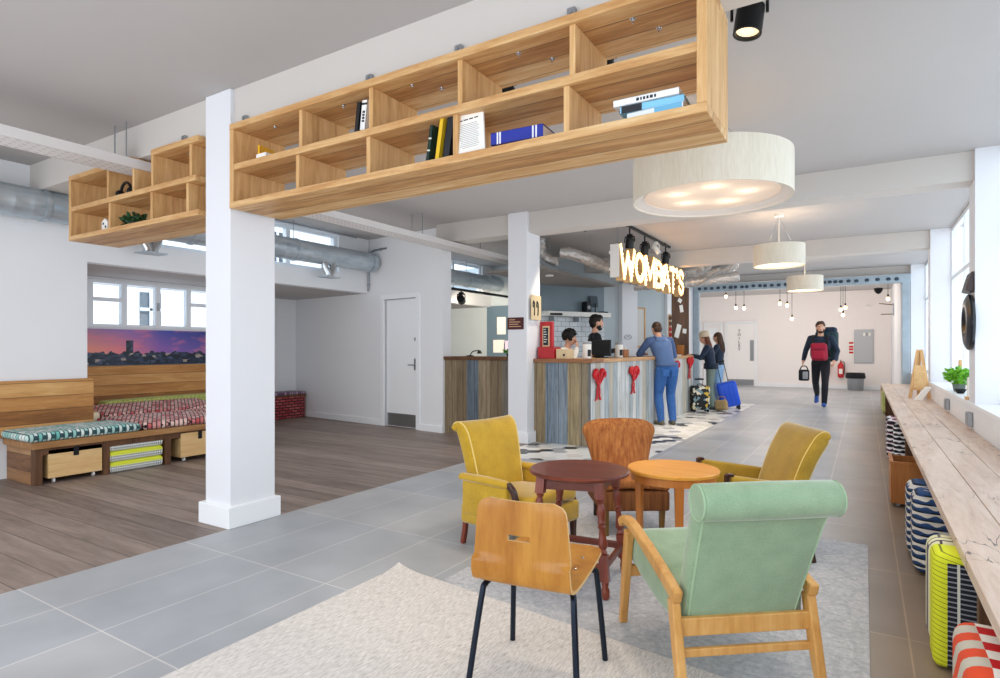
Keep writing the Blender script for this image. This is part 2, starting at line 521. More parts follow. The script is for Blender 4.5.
COUNTERTOP = wood('counter_oak', [(.2, '#9a6c40'), (.45, '#bf9162'), (.65, '#d2a97c'), (.85, '#e2c39c')], 1, 2, 9, .4)
COUNTERTOPX = wood('counter_oak_end', [(.2, '#6a3f24'), (.45, '#8a5a38'), (.65, '#a06f48'), (.85, '#b5865c')], 0, 2, 9, .45)

# ------------------------------------------------------------------ the setting
ZC, ZB = 3.07, 2.80           # ceiling, underside of beams
WX = .86                      # right wall face
LX = -7.05                    # left wall face
def st(name, mb, m, **kw):
    return mb.build(name, m, smooth=False, kind='structure', **kw)

st('floor', MB().box(-3.75, WX+.4, -2.2, 5.9, -.1, 0).box(-2.1, WX+.4, 5.9, 14.5, -.1, 0).box(-6.2, WX+.4, 14.5, 21.7, -.1, 0), TILE)
st('floor_timber', MB().box(-9.4, -3.75, -2.2, 7.0, -.1, 0).box(-9.4, -3.75, 7.0, 14.5, -.1, -.001), TIMBERF)
st('floor_mosaic', MB().box(-3.75, -2.1, 5.9, 14.5, -.1, 0), HEXM)
st('ceiling', MB().box(LX-.15, WX+.4, -2.2, 21.7, ZC, ZC+.15), CEIL)

# downstand beams and square columns
BY = (2.56, 6.90, 11.15, 15.62)
for i, y in enumerate(BY):
    x0 = (LX, -5.34, -5.36, -3.72)[i]
    st('ceiling_beam', MB().box(x0, WX, y, y+.3, ZB if i < 3 else 2.9, ZC), BEAMM)
def column(x, y):
    t = bpy.data.objects.new('column', None); COL.objects.link(t); t['kind'] = 'structure'
    MB().box(x-.29, x, y, y+.37, 0, ZC).build('shaft', COLM, t, False, .006)
    MB().box(x-.33, x+.03, y-.03, y+.40, 0, .15).build('plinth', TRIM, t, False, .006)
column(-3.765, 2.53)
column(-3.79, 6.84)

# right wall: dwarf wall with sill, piers, tall windows
SILL = .75
st('wall_right', MB().box(WX, WX+.4, -2.2, 21.7, -.1, SILL-.03), WALL)
st('trim_1', MB().box(WX-.015, WX+.3, -2.2, 15.6, SILL-.03, SILL), TRIM)
piers = [(-2.2, -1.4), (2.56, 2.92), (6.84, 7.2), (11.1, 11.46), (15.5, 16.0)]
for a, b in piers:
    st('wall_right_pier', MB().box(WX, WX+.4, a, b, SILL, ZC), COLM)
st('wall_right_end', MB().box(.70, WX+.4, 16.0, 21.7, SILL, ZC).box(.70, WX, 16.0, 21.7, 0, SILL), WALL)
def win_right(n, y0, y1):
    t = bpy.data.objects.new('window_%d' % n, None); COL.objects.link(t); t['kind'] = 'structure'
    x = WX+.29
    f = MB()
    ys = [y0 + (y1-y0)*k/3 for k in range(4)]
    for k, y in enumerate(ys):
        w = .05
        f.box(x-.035, x+.035, max(y0, y-w/2), min(y1, y+w/2), SILL, ZC-.001)
    for z in (SILL, 2.28, ZC-.06):
        f.box(x-.03, x+.03, y0, y1, z, z+.06)
    f.build('window_frame', UPVC, t, False, .004)
    MB().box(x-.004, x+.004, y0+.03, y1-.03, SILL+.05, ZC-.05).build('pane', GLASS, t, False)
win_right(1, -1.4, 2.56); win_right(2, 2.92, 6.84); win_right(3, 7.2, 11.1); win_right(4, 11.46, 15.5)

# left wall with the alcove lintel and clerestory windows
LT = 2.18                     # lintel underside
st('wall_left', MB().box(LX-.15, LX, -2.2, 3.07, 0, ZC), WALL)
cl = [(3.8, 6.62), (7.75, 10.75)]
ll = MB().box(LX-.15, LX, 3.07, 11.1, LT, 2.45)
ll.box(LX-.15, LX, 2.99, 11.1, 3.04, ZC).box(LX-.15, LX, 2.99, 3.8, 2.45, 3.04).box(LX-.15, LX, 6.62, 7.75, 2.45, 3.04).box(LX-.15, LX, 10.75, 11.1, 2.45, 3.04)
st('wall_left_lintel', ll, WALL)
AX = -9.2
st('ceiling_alcove', MB().box(AX-.2, LX-.15, 3.0, 11.2, LT, LT+.1), CEIL)
st('wall_left_return', MB().box(AX-.2, LX-.15, 2.92, 3.07, 0, LT), WALL)
wz0, wz1, wy0, wy1 = 1.53, 2.15, 3.66, 5.75
AX2 = -8.4   # the window bay stands forward of the deep corner
aw = MB().box(AX2-.15, AX2, 3.07, 6.25, 0, wz0).box(AX2-.15, AX2, 3.07, 6.25, wz1, LT)
aw.box(AX2-.15, AX2, 3.07, wy0, wz0, wz1).box(AX2-.15, AX2, wy1, 6.25, wz0, wz1)
aw.box(AX-.15, AX, 6.1, 11.1, 0, LT).box(AX, AX2-.15, 6.1, 6.25, 0, LT)
st('wall_left_alcove', aw, WALL)
def win_left(n, x, y0, y1, z0, z1, mull, vents=()):
    t = bpy.data.objects.new('window_%d' % n, None); COL.objects.link(t); t['kind'] = 'structure'
    f = MB()
    w = .045
    f.box(x-.05, x+.02, y0, y1, z0, z0+w).box(x-.05, x+.02, y0, y1, z1-w, z1)
    for y in [y0+w/2, *mull, y1-w/2]:
        f.box(x-.056, x+.026, y-w/2-.012, y+w/2+.012, z0+.001, z1-.001)
    for a, b, z in vents:
        f.box(x-.048, x+.023, a, b, z, z+.05)
    f.build('window_frame', UPVC, t, False, .004)
    MB().box(x-.025, x-.018, y0+.03, y1-.03, z0+.03, z1-.03).build('pane', GLASS, t, False)
    for a in mull[1:2]:
        MB().box(x+.02, x+.045, a-.012, a+.012, z0+.25, z0+.36).build('window_catch', STEEL, t, False)
win_left(5, AX2, wy0, wy1, wz0, wz1, (4.09, 4.53, 4.97), ((wy0, 4.09, 1.87), (4.97, wy1, 1.87)))
win_left(6, LX-.08, 3.8, 6.62, 2.45, 3.04, (4.75, 5.7))
win_left(7, LX-.08, 7.75, 10.75, 2.45, 3.04, (8.75, 9.75))

# slightly skewed wall with the white door
A, B = V((-5.34, 7.06, 0)), V((AX, 7.55, 0))
ud = (B-A).normalized(); vd = V((ud.y, -ud.x, 0)); vd = vd if vd.y < 0 else -vd
MW = Matrix((( ud.x, vd.x, 0, A.x), (ud.y, vd.y, 0, A.y), (0, 0, 1, 0), (0, 0, 0, 1)))
Ld = (B-A).length
d0, d1, dz = .56, 1.31, 2.05
Lw = (A.x-LX)/abs(ud.x)
w = MB().box(0, d0, -.18, 0, 0, ZC).box(d1, Lw, -.18, 0, 0, ZC).box(d0, d1, -.18, 0, dz, ZC).box(Lw, Ld, -.18, 0, 0, LT)
w.xform(MW); st('wall_back', w, WALL)
bb = MB().box(-.005, d0-.08, 0, .018, 0, .1).box(d1+.08, Ld, 0, .018, 0, .1); bb.xform(MW); st('baseboard_back', bb, TRIM)
dr = bpy.data.objects.new('door_1', None); COL.objects.link(dr); dr['kind'] = 'structure'
f = MB().box(d0-.08, d0, -.1, .025, 0, dz+.08).box(d1, d1+.08, -.1, .025, 0, dz+.08).box(d0, d1, -.1, .025, dz, dz+.08); f.xform(MW); f.build('door_frame', TRIM, dr, False, .004)
f = MB().box(d0+.004, d1-.004, -.075, -.03, .01, dz-.004); f.xform(MW); f.build('door_leaf', TRIM, dr, False, .003)
f = MB().box(d0+.03, d1-.03, -.03, -.026, .02, .22); f.xform(MW); f.build('kick_plate', STEEL, dr, False)
f = MB().box(d0+.05, d0+.09, -.03, -.022, .92, 1.10).tube([(d0+.07, -.03, 1.0), (d0+.07, .015, 1.0), (d0+.18, .02, 1.0)], .009, 8); f.xform(MW); f.build('door_handle', STEEL, dr)
f = MB().box(d0+.055, d0+.085, -.03, -.02, 1.38, 1.43); f.xform(MW); f.build('lock', STEEL, dr, False)

# walls behind the reception desk
def skew(name, a, b, m, z0=0, z1=ZC, th=.12):
    a, b = V(a), V(b)
    u = (b-a).normalized(); n = V((-u.y, u.x))
    return st(name, MB().prism([(a.x, a.y, z0), (b.x, b.y, z0), (b.x+n.x*th, b.y+n.y*th, z0), (a.x+n.x*th, a.y+n.y*th, z0)], (0, 0, z1-z0)), m)
PALEB = plain('pale_blue_wall', '#bcc7cc', .5, var=.08, vscale=2)
GREYP = plain('grey_board_wall', '#7f8f98', .4, var=.25, vscale=1.4)
st('wall_back_nook', MB().box(AX, -5.36, 11.1, 11.25, 0, ZC), PALEB)
skew('wall_back_tiled', (-5.36, 10.2), (-4.59, 11.6), PALEB)
st('wall_back_corner', MB().box(-5.42, -5.36, 10.2, 11.2, 0, ZC), PALEB)
skew('wall_back_desk', (-4.59, 11.6), (-3.31, 13.4), PALEB)
st('wall_back_side', MB().box(-3.84, -3.72, 12.9, 15.6, 0, ZC), COLM)
# far lobby
st('wall_far', MB().box(-6.2, WX+.4, 21.5, 21.7, 0, ZC), plain('warm_white', '#f3ece8', .6, var=.03))
st('wall_left_far', MB().box(-6.2, -6.0, 14.5, 21.5, 0, ZC), WALL)
st('wall_back_lobby', MB().box(-6.0, -3.72, 15.5, 15.62, 0, ZC), WALL)
st('baseboard_far', MB().box(-6.0, .7, 21.48, 21.5, 0, .12), TRIM)

# riveted blue steel portal in front of the lobby
STEELP = plain('weathered_blue_steel', '#b6c6d0', .6, var=.45, vscale=5)
RIV = plain('rivet_dark', '#3c4a5a', .6)  # rivet heads coloured darker than the girder
pt = thing('steel_portal', 'pale blue riveted steel girder on two posts spanning the lobby opening', 'steel beam', (-3.695, 15.45, 0))
MB().box(-.01, 4.55, -.006, .176, 2.69, 2.872).build('girder', STEELP, pt, False, .004)
MB().box(-.02, .12, 0, .17, 0, 2.87).build('post', STEELP, pt, False, .004)
MB().box(4.40, 4.54, 0, .17, 0, 2.69).build('post', STEELP, pt, False, .004)
k = .14
_r = MB().ell((0, 0, 0), (.045, .03, .04), 8, 6).build('rivet', RIV); RIVME = _r.data; bpy.data.objects.remove(_r)
while k < 4.4:
    ro = bpy.data.objects.new('rivet', RIVME); COL.objects.link(ro); ro.parent = pt; ro.location = (k, -.006, 2.775+random.uniform(-.006, .006))
    k += random.choice((.15, .15, .2, .11))

# two doors on the far wall
def fdoor(n, x0, x1, z1, mat_leaf):
    t = bpy.data.objects.new('door_%d' % n, None); COL.objects.link(t); t['kind'] = 'structure'
    MB().box(x0-.07, x0, 21.44, 21.5, 0, z1+.07).box(x1, x1+.07, 21.44, 21.5, 0, z1+.07).box(x0, x1, 21.44, 21.5, z1, z1+.07).build('door_frame', TRIM, t, False)
    MB().box(x0+.005, x1-.005, 21.455, 21.498, .01, z1-.005).build('door_leaf', mat_leaf, t, False)
    return t
dA = fdoor(2, -4.72, -4.22, 2.1, plain('white_door', '#ece9e6', .5))
for z in (.3, 1.0, 1.55):
    MB().box(-4.62, -4.32, 21.449, 21.455, z, z+.42).build('door_panel', TRIM, dA, False, .004)
dA2 = fdoor(4, -5.42, -4.92, 2.1, plain('white_door', '#ece9e6', .5))
for z in (.3, 1.0, 1.55):
    MB().box(-5.32, -5.02, 21.449, 21.455, z, z+.42).build('door_panel', TRIM, dA2, False, .004)
dB = fdoor(3, -4.02, -3.12, 2.12, plain('white_door', '#f2efec', .5))
MB().box(-3.98, -3.16, 21.449, 21.455, .02, .22).build('kick_plate', STEEL, dB, False)
MB().box(-3.28, -3.16, 21.447, 21.455, .85, 1.55).build('push_plate', STEEL, dB, False)
for i, ch in enumerate('TOILET'):
    textmb(ch, .135, (-3.62, 21.445, 1.86-i*.125), (1, 0, 0), (0, 0, 1), .004, mat=INK, parent=dB, name='letter')

# neighbouring building seen through the high left windows
FAC = plain('render_white', '#e4e6e8', .8)
fc = thing('neighbouring_building', 'white rendered building with dark windows outside the left windows', 'building', (-13.5, 6, 0))
MB().box(-.3, 0, -7, 12, -1, 7).build('wall', FAC, fc, False)
DW = plain('dark_window', '#3a434c', .2)
for y, z, a, b in [(-1.6, 1.0, .9, .65), (-1.6, 1.9, .9, .9), (.9, 1.75, .45, .75), (2.9, 3.6, .8, 1.1), (4.2, 3.6, .5, .8), (.2, 3.4, .7, 1.1), (7.2, 4.2, 1.0, 1.2), (9.5, 4.2, .8, 1.2)]:
    w = MB().box(0, .03, y, y+a, z, z+b).build('window', DW, fc, False)
    MB().box(.03, .05, y, y+a, z+b*.5-.03, z+b*.5+.03).box(.03, .05, y+a*.5-.03, y+a*.5+.03, z, z+b).build('glazing_bars', UPVC, w, False)
MB().box(0, .25, 1.6, 3.4, 1.45, 1.55).build('ledge', FAC, fc, False)
# ------------------------------------------------------------------ hanging oak bookshelves (open back, bolted under the beam)
SY0, SY1 = 2.50, 2.93
SZ0, SZ1, SZM = 2.22, 2.80, 2.50
T = .042
def shelf_run(label, x0, x1, ups, lows, tops, brackets, bolts, ends=(True, True)):
    t = thing('wall_shelf', label, 'shelf', (x0, SY0, SZ0))
    L, D, H = x1-x0, SY1-SY0, SZ1-SZ0
    MB().box(0, L, 0, D, 0, T).build('bottom_board', OAK, t, False, .003)
    MB().box(T, L-T, .005, D-.005, SZM-SZ0-T/2, SZM-SZ0+T/2).build('middle_board', OAK, t, False, .003)
    for a, b in tops:
        MB().box(a-x0, b-x0, 0, D, H-T, H).build('top_board', OAK, t, False, .003)
    if ends[0]: MB().box(0, T, .002, D-.002, T, H-T).build('end_panel', OAKV, t, False, .002)
    if ends[1]: MB().box(L-T, L, -.002, D-.002, T, H-T).build('end_panel', OAKV, t, False, .002)
    for x in ups: MB().box(x-x0, x-x0+.03, .02, D-.01, SZM-SZ0+T/2, H-T).build('divider', OAKV, t, False, .002)
    for x in lows: MB().box(x-x0, x-x0+.03, .02, D-.01, T, SZM-SZ0-T/2).build('divider', OAKV, t, False, .002)
    for x in brackets:
        MB().box(x-x0-.02, x-x0+.02, .035, .058, H-.005, H+.05).tube([(x-x0, .036, H+.028), (x-x0, .028, H+.028)], .008, 8).build('bracket', STEEL, t, False)
    for x, y in bolts:
        MB().lathe([(.009, H-T-.008), (.009, H-T-.001), (.015, H-T-.001), (.015, H-T)], (x-x0, y, 0), 8).tube([(x-x0, y, H-T), (x-x0, y, H-T-.02)], .004, 6).build('bolt', CHROME, t, False)
    return t
shelf_run('long oak bookshelf hanging under the beam between white column and drum lamp', -3.73, -.545,
          [-3.04, -2.44, -1.81, -1.17], [-3.07, -2.46, -1.84, -1.20], [(-3.73, -.545)],
          [-3.62, -2.46, -1.82, -1.17], [(-3.4, .12), (-3.2, .25), (-2.75, .12), (-2.2, .12), (-2.08, .24), (-1.5, .12), (-1.38, .26), (-.9, .12), (-.82, .26)])
shelf_run('shorter oak bookshelf beyond the white column, notched around the cable tray', -6.09, -4.10,
          [-5.45, -5.04, -4.24], [-5.42, -4.77, -4.28], [(-6.09, -5.02), (-4.73, -4.10)], [-5.5, -4.35], [(-5.6, .15), (-4.45, .15)], (True, False))
MB().box(-4.73, -4.70, SY0+.005, SY1-.005, SZM+T/2, SZ1-T).build('divider', OAKV, bpy.data.objects['wall_shelf.001'], False).matrix_parent_inverse = Matrix.Translation((6.09, -SY0, -SZ0))

# books: spine towards -x local... built upright: spine on the -y side, thickness along x
def book(label, loc, size, cover, rot=(0, 0, 0), cat='book', band=None, title=None, group=None, tcol=None):
    w, d, h = size
    t = thing('book', label, cat, loc, 0, group)
    t.rotation_euler = rot
    m = plain('cover', cover, .45)
    MB().box(-w/2, -w/2+.003, 0, d, 0, h).box(w/2-.003, w/2, 0, d, 0, h).box(-w/2, w/2, 0, .003, 0, h).build('cover', m, t, False)
    MB().box(-w/2+.0035, w/2-.0035, .004, d-.005, .004, h-.004).build('pages', PAPER, t, False)
    if band:
        b = MB()
        for z0, z1 in band[1]: b.box(-w/2+.001, w/2-.001, -.0008, .001, z0*h, z1*h)
        b.build('spine_bands', plain('band', band[0], .5), t, False)
    if title:
        q = MB(); zz = h*.36; rnd = random.Random(len(label))
        while zz < h*.66:
            l = rnd.uniform(.006, .014)
            q.box(-w*.22, w*.22, -.0008, .001, zz, zz+l); zz += l+.005
        q.build('spine_marks', plain('title', tcol or '#ffffff', .5), t, False)
    return t
ZL = SZ0+T+.001       # lower shelf surface
ZU = SZM+T/2+.001     # upper shelf surface
book('black paperback leaning on a white book in the upper shelf row', (-2.585, 2.56, ZU), (.03, .16, .2), '#17181b', (0, .13, 0))
book('white hardback with black spine lettering beside the black paperback', (-2.535, 2.56, ZU), (.045, .16, .2), '#f2f2f0', (0, .12, 0), band=('#1b1c20', [(.05, .13), (.86, .92)]), title='ATLAS', tcol='#222222')
book('dark green book leaning left of the yellow-edged book', (-2.02, 2.53, ZL), (.022, .16, .2), '#123028', (0, .16, 0), band=('#d8d8c8', [(.3, .34), (.62, .66)]))
book('yellow-edged black book leaning on the shelf divider', (-1.955, 2.53, ZL), (.03, .17, .23), '#e2b81f', (0, .16, 0), band=None)
book('thick black book right against the shelf divider', (-1.895, 2.53, ZL), (.045, .17, .23), '#14181f', (0, .16, 0))
yb = book('yellow book lying tilted at the left end of the upper shelf row', (-3.52, 2.58, ZU+.001), (.02, .14, .12), '#e5ac1a', (0, 0, .2))
MB().box(-.05, .05, -.04, .04, 0, .035).build('box', PAPER, None, False, .002, label='small white box lying beside the yellow book on the shelf', cat='box', loc=(-3.43, 2.57, ZU))
# the propped open sheet
sh = thing('display_card', 'white printed card propped up on the lower shelf', 'card', (-1.74, 2.535, ZL))
sh.rotation_euler = (-.10, -.10, .12)
MB().box(-.085, .085, 0, .012, 0, .225).build('card', PAPER, sh, False)
tq = MB()
for x0, x1 in ((-.055, -.036), (-.03, -.004), (.003, .026), (.033, .055)): tq.box(x0, x1, -.0008, 0, .188, .194)
tq.build('printed_heading', INK, sh, False)
pl = MB()
for i in range(14):
    wd = random.uniform(.045, .06)
    pl.box(-wd, wd, -.0008, 0, .165-i*.0098, .1675-i*.0098)
pl.build('printed_lines', GREYB, sh, False)
# lying books: local x thickness becomes vertical
def lying(label, x, y, z, w, d, h, cover, yaw=0, **kw):
    return book(label, (x, y, z+w/2), (w, d, h), cover, (0, PI/2, yaw), **kw)
def flat(label, x0, y, z, w, d, L, cover, yaw=0, **kw):
    """book lying flat, spine to the room, length L along +x starting at x0"""
    t = book(label, (x0, y, z+w/2), (w, d, L), cover, (0, 0, 0), **kw)
    t.rotation_euler = (Matrix.Rotation(yaw, 3, 'Z') @ Matrix.Rotation(PI/2, 3, 'Y')).to_euler()
    return t
flat('pink book lying under the thick blue book', -1.60, 2.56, ZL, .022, .17, .2, '#d3198a', .03)
flat('thick blue book with white spine bands lying on the lower shelf', -1.62, 2.545, ZL+.023, .062, .18, .29, '#1f2f9a', .06, band=('#e8e8f0', [(.12, .15), (.17, .2), (.8, .83), (.86, .89)]))
flat('pale blue book at the bottom of the three-book stack on the shelf', -.90, 2.545, ZL, .036, .19, .25, '#e6eef2', -.05, band=('#6fb6dc', [(.5, .98)]))
flat('light blue book in the middle of the three-book stack on the shelf', -.93, 2.54, ZL+.037, .034, .19, .28, '#86c8ea', .04, band=('#22262c', [(.02, .35)]))
flat('white book on top of the three-book stack on the shelf', -.96, 2.535, ZL+.072, .03, .2, .29, '#f1f3f4', .02, title='THE GUIDE', tcol='#30343a')
# things on the short shelf
book('dark blue book standing in the upper row of the short shelf', (-5.53, 2.62, ZU), (.035, .15, .2), '#232f45', (0, 0, 0))
hp = thing('headphones', 'black headphones lying on the upper row of the short shelf', 'headphones', (-5.3, 2.58, ZU))
MB().tube([(-.09*math.cos(a), .02, .03+.10*math.sin(a)) for a in [PI*k/12 for k in range(13)]], .012, 8).build('headband', BLK, hp)
for s in (-1, 1): MB().ell((s*.09, .02, .04), (.022, .04, .04)).build('ear_cup', BLK, hp)
book('white magazine lying flat behind the headphones', (-5.15, 2.6, ZU+.012), (.02, .18, .12), '#e9e9e9', (0, PI/2, .4), cat='magazine')
oc = thing('paper_house', 'small white card house with two dark holes on the short shelf', 'ornament', (-5.66, 2.6, ZL))
MB().prism([(-.05, 0, 0), (.05, 0, 0), (.05, 0, .1), (0, 0, .13), (-.05, 0, .1)], (0, .08, 0)).build('body', PAPER, oc, False)
for dx, dz in ((-.02, .085), (.02, .055)): MB().lathe([(.011, 0), (.011, .002)], (dx, -.001, dz), 10, Matrix.Rotation(PI/2, 3, 'X')).build('hole', INK, oc)
# small trailing plant on the short shelf
def leafball(n, r, c, ls, m, name, parent, seed=1, flat_=.7):
    rnd = random.Random(seed)
    b = MB()
    for i in range(n):
        d = V((rnd.gauss(0, 1), rnd.gauss(0, 1), rnd.gauss(0, 1)*flat_)).normalized()
        p = V(c) + V((d.x*r[0], d.y*r[1], d.z*r[2]))*rnd.uniform(.5, 1)
        a = V((rnd.gauss(0, 1), rnd.gauss(0, 1), rnd.gauss(0, .6))).normalized()
        w = a.cross(V((rnd.gauss(0, 1), rnd.gauss(0, 1), rnd.gauss(0, 1)))).normalized()
        l = ls*rnd.uniform(.7, 1.2)
        nn = a.cross(w)*l*.12
        b._add([p, p+a*l*.5+w*l*.3+nn, p+a*l, p+a*l*.5-w*l*.3+nn], [(0, 1, 2, 3)])
    return b.build(name, m, parent, False)
pp = thing('potted_plant', 'small dark green plant in a low pot on the short shelf', 'plant', (-5.2, 2.62, ZL))
MB().lathe([(.03, 0), (.045, .05), (.04, .05)], (0, 0, 0), 16).build('pot', plain('dark_pot', '#3b3f3c', .6), pp)
leafball(150, (.12, .06, .05), (0, 0, .07), .05, LEAFD, 'foliage', pp, 3)

# ------------------------------------------------------------------ perforated cable tray, ducts, pipes
TRAYM, nt, b = newmat('perforated_tray')
sp = nd(nt, 'ShaderNodeSeparateXYZ', {0: coords(nt)})
def slots(a, pa, wa, c, pc, wc):
    fa = mathn(nt, 'LESS_THAN', mathn(nt, 'FRACT', mathn(nt, 'DIVIDE', a, pa)), wa)
    fc = mathn(nt, 'LESS_THAN', mathn(nt, 'ABSOLUTE', mathn(nt, 'SUBTRACT', mathn(nt, 'FRACT', mathn(nt, 'DIVIDE', c, pc)), .5)), wc)
    return mathn(nt, 'MULTIPLY', fa, fc)
f = slots(sp.outputs[1], .06, .45, sp.outputs[0], .0625, .09)
nt.links.new(mixc(nt, mathn(nt, 'MULTIPLY', f, .5), '#dedad8', '#4a4646'), b.inputs['Base Color'])
b.inputs['Roughness'].default_value = .5
TZ = 2.705
tr = thing('cable_tray', 'long pale perforated cable tray running under the ceiling beams', 'cable tray', (-5.12, 0, TZ))
MB().box(-.125, .125, .3, 10.2, 0, .004).build('tray_base', TRAYM, tr, False)
for s in (-1, 1): MB().box(s*.125-.003, s*.125+.003, .3, 10.2, 0, .075).build('tray_side', TRAYM, tr, False)
for y in (1.3, 2.47, 4.6, 6.2, 7.6, 9.3):
    for s in (-1, 1): MB().tube([(s*.09, y, .003), (s*.09, y, ZC-TZ)], .006, 6).build('hanger_rod', STEEL, tr)
def duct(label, y0, y1, vents):
    t = thing('air_duct', label, 'duct', (-6.87, y0, 2.66))
    L = y1-y0; r = .152
    M = Matrix.Rotation(-PI/2, 3, 'X')
    prof = []
    n = int(L/.15)
    for i in range(n+1):
        z = L*i/n
        prof += [(r, z), (r+.0015, z+.004), (r, z+.008)] if i % 1 == 0 and z+.008 < L else [(r, z)]
    MB().lathe(prof, (0, 0, 0), 24, M).build('pipe', GALV, t, sharp=1.2)
    k = .9
    while k < L:
        MB().lathe([(r+.001, k-.02), (r+.012, k-.02), (r+.012, k+.02), (r+.001, k+.02)], (0, 0, 0), 24, M).build('joint_ring', GALV, t)
        MB().tube([(0, k, r), (0, k, ZC-2.66)], .005, 6).build('hanger_rod', STEEL, t)
        k += 1.5
    for y in vents:
        v = MB().tube([(.04, y-y0-.07, -.11), (.05, y-y0-.07, -.2), (.06, y-y0-.02, -.28), (.06, y-y0-.02, -.33)], .055, 12).tube([(.04, y-y0+.08, -.11), (.05, y-y0+.08, -.2), (.06, y-y0+.03, -.28), (.06, y-y0+.03, -.33)], .055, 12)
        v = v.build('branch', CHROME, t)
        MB().box(-.04, .16, y-y0-.13, y-y0+.14, -.345, -.33).build('flange', GALV, v, False)
duct('round galvanised air duct along the left wall above the timber seats', .2, 7.19, (3.6, 6.2))
duct('round galvanised air duct behind the reception nook, above the pinboard', 7.47, 11.09, (8.2,))
# conduit on the skewed wall and above the first duct
cd = thing('conduit', 'thin grey conduit bent along the white door wall beside the duct', 'conduit', (0, 0, 0))
pts = [(1.25, .02, 2.88), (1.55, .02, 2.88), (1.66, .02, 2.85), (1.70, .02, 2.75), (1.70, .02, 2.25), (1.715, .02, 2.21)]
MB().tube([MW @ V(p) for p in pts], .014, 8).build('pipe', STEEL, cd)
for p in ((1.4, .02, 2.88), (1.70, .02, 2.32)): MB().tube([MW @ V((p[0], p[1]-.02, p[2])), MW @ V((p[0], p[1]+.015, p[2]))], .02, 8).build('clip', STEEL, cd)
MB().tube([(-6.95, 3.2, 3.04), (-6.95, 6.9, 3.04)], .014, 8).build('conduit', STEEL, None, label='straight grey conduit under the ceiling above the clerestory window', cat='conduit')
MB().tube([(-4.9, 7.62, 3.055), (-.98, 7.62, 3.055)], .013, 8).build('conduit', plain('conduit_grey', '#8d8781', .5), None, label='long thin conduit crossing the ceiling above the track lights', cat='conduit')

# foil flexible ducts over the reception
def flex(label, pts, r, seed, group=None):
    rnd = random.Random(seed)
    P = [V(p) for p in pts]
    out, rr = [], []
    for i in range(len(P)-1):
        p0, p1, p2, p3 = P[max(i-1, 0)], P[i], P[i+1], P[min(i+2, len(P)-1)]
        n = max(6, int((p2-p1).length/.035))
        for k in range(n):
            t = k/n
            out.append(.5*((2*p1)+(p2-p0)*t+(2*p0-5*p1+4*p2-p3)*t*t+(3*p1-p0-3*p2+p3)*t**3))
            rr.append(r*(1+(.055 if k % 2 else -.055)+rnd.uniform(-.05, .05)))
    out.append(P[-1]); rr.append(r)
    o = MB().tube(out, rr, 14).build('flexible_duct', FOIL, None, sharp=1.5, label=label, cat='duct', group=group)
    for q in (len(out)//3, 2*len(out)//3):
        if out[q].z < 2.9: MB().tube([out[q]+V((0, 0, r*.9)), (out[q].x, out[q].y, ZC)], .004, 6).build('hanger_wire', STEEL, o)
    return o
flex('crinkled foil duct bending from the ceiling beside the white column, left of the sign', [(-4.5, 8.6, 3.07), (-4.48, 8.6, 2.84), (-4.35, 8.62, 2.70), (-4.22, 8.64, 2.67)], .075, 1)
flex('fat foil duct sloping down behind the W of the lit sign', [(-4.12, 8.55, 2.78), (-3.95, 8.6, 2.76), (-3.7, 8.75, 2.66), (-3.5, 9.0, 2.56), (-3.38, 9.3, 2.5), (-3.3, 9.7, 2.48)], .095, 2)
flex('upper foil duct rising to the ceiling right of the lit sign', [(-4.2, 12.0, 2.72), (-3.6, 12.2, 2.76), (-3.1, 12.25, 2.80), (-2.72, 12.25, 2.92), (-2.60, 12.2, 3.07)], .13, 3)
flex('second foil duct rising to the ceiling, beyond the first one', [(-3.7, 12.75, 2.76), (-3.0, 12.65, 2.80), (-2.45, 12.6, 2.86), (-2.25, 12.55, 2.95), (-2.18, 12.5, 3.07)], .12, 4)
flex('long straight foil duct under the others right of the lit sign', [(-4.0, 11.72, 2.53), (-3.2, 11.95, 2.56), (-2.6, 12.05, 2.60), (-2.05, 12.15, 2.66)], .095, 5)
MB().tube([(-2.75, 11.9, 2.50), (-2.5, 11.95, 2.66), (-2.2, 12.0, 2.86), (-2.1, 12.0, 3.07)], .02, 8).build('cable', GREYB, None, label='thin grey cable strung among the foil ducts', cat='cable')
# dark soffit panel over the back bar
MB().box(-5.3, -4.25, 8.2, 11.3, 2.50, 2.54).build('ceiling_panel', plain('soffit_grey', '#8f8a85', .7), None, False, kind='structure')
MB().lathe([(.07, 0), (.07, .02), (.05, .03)], (-4.5, 8.9, 2.47), 16).build('smoke_detector', PAPER, None, label='round white detector under the soffit by the column', cat='detector')

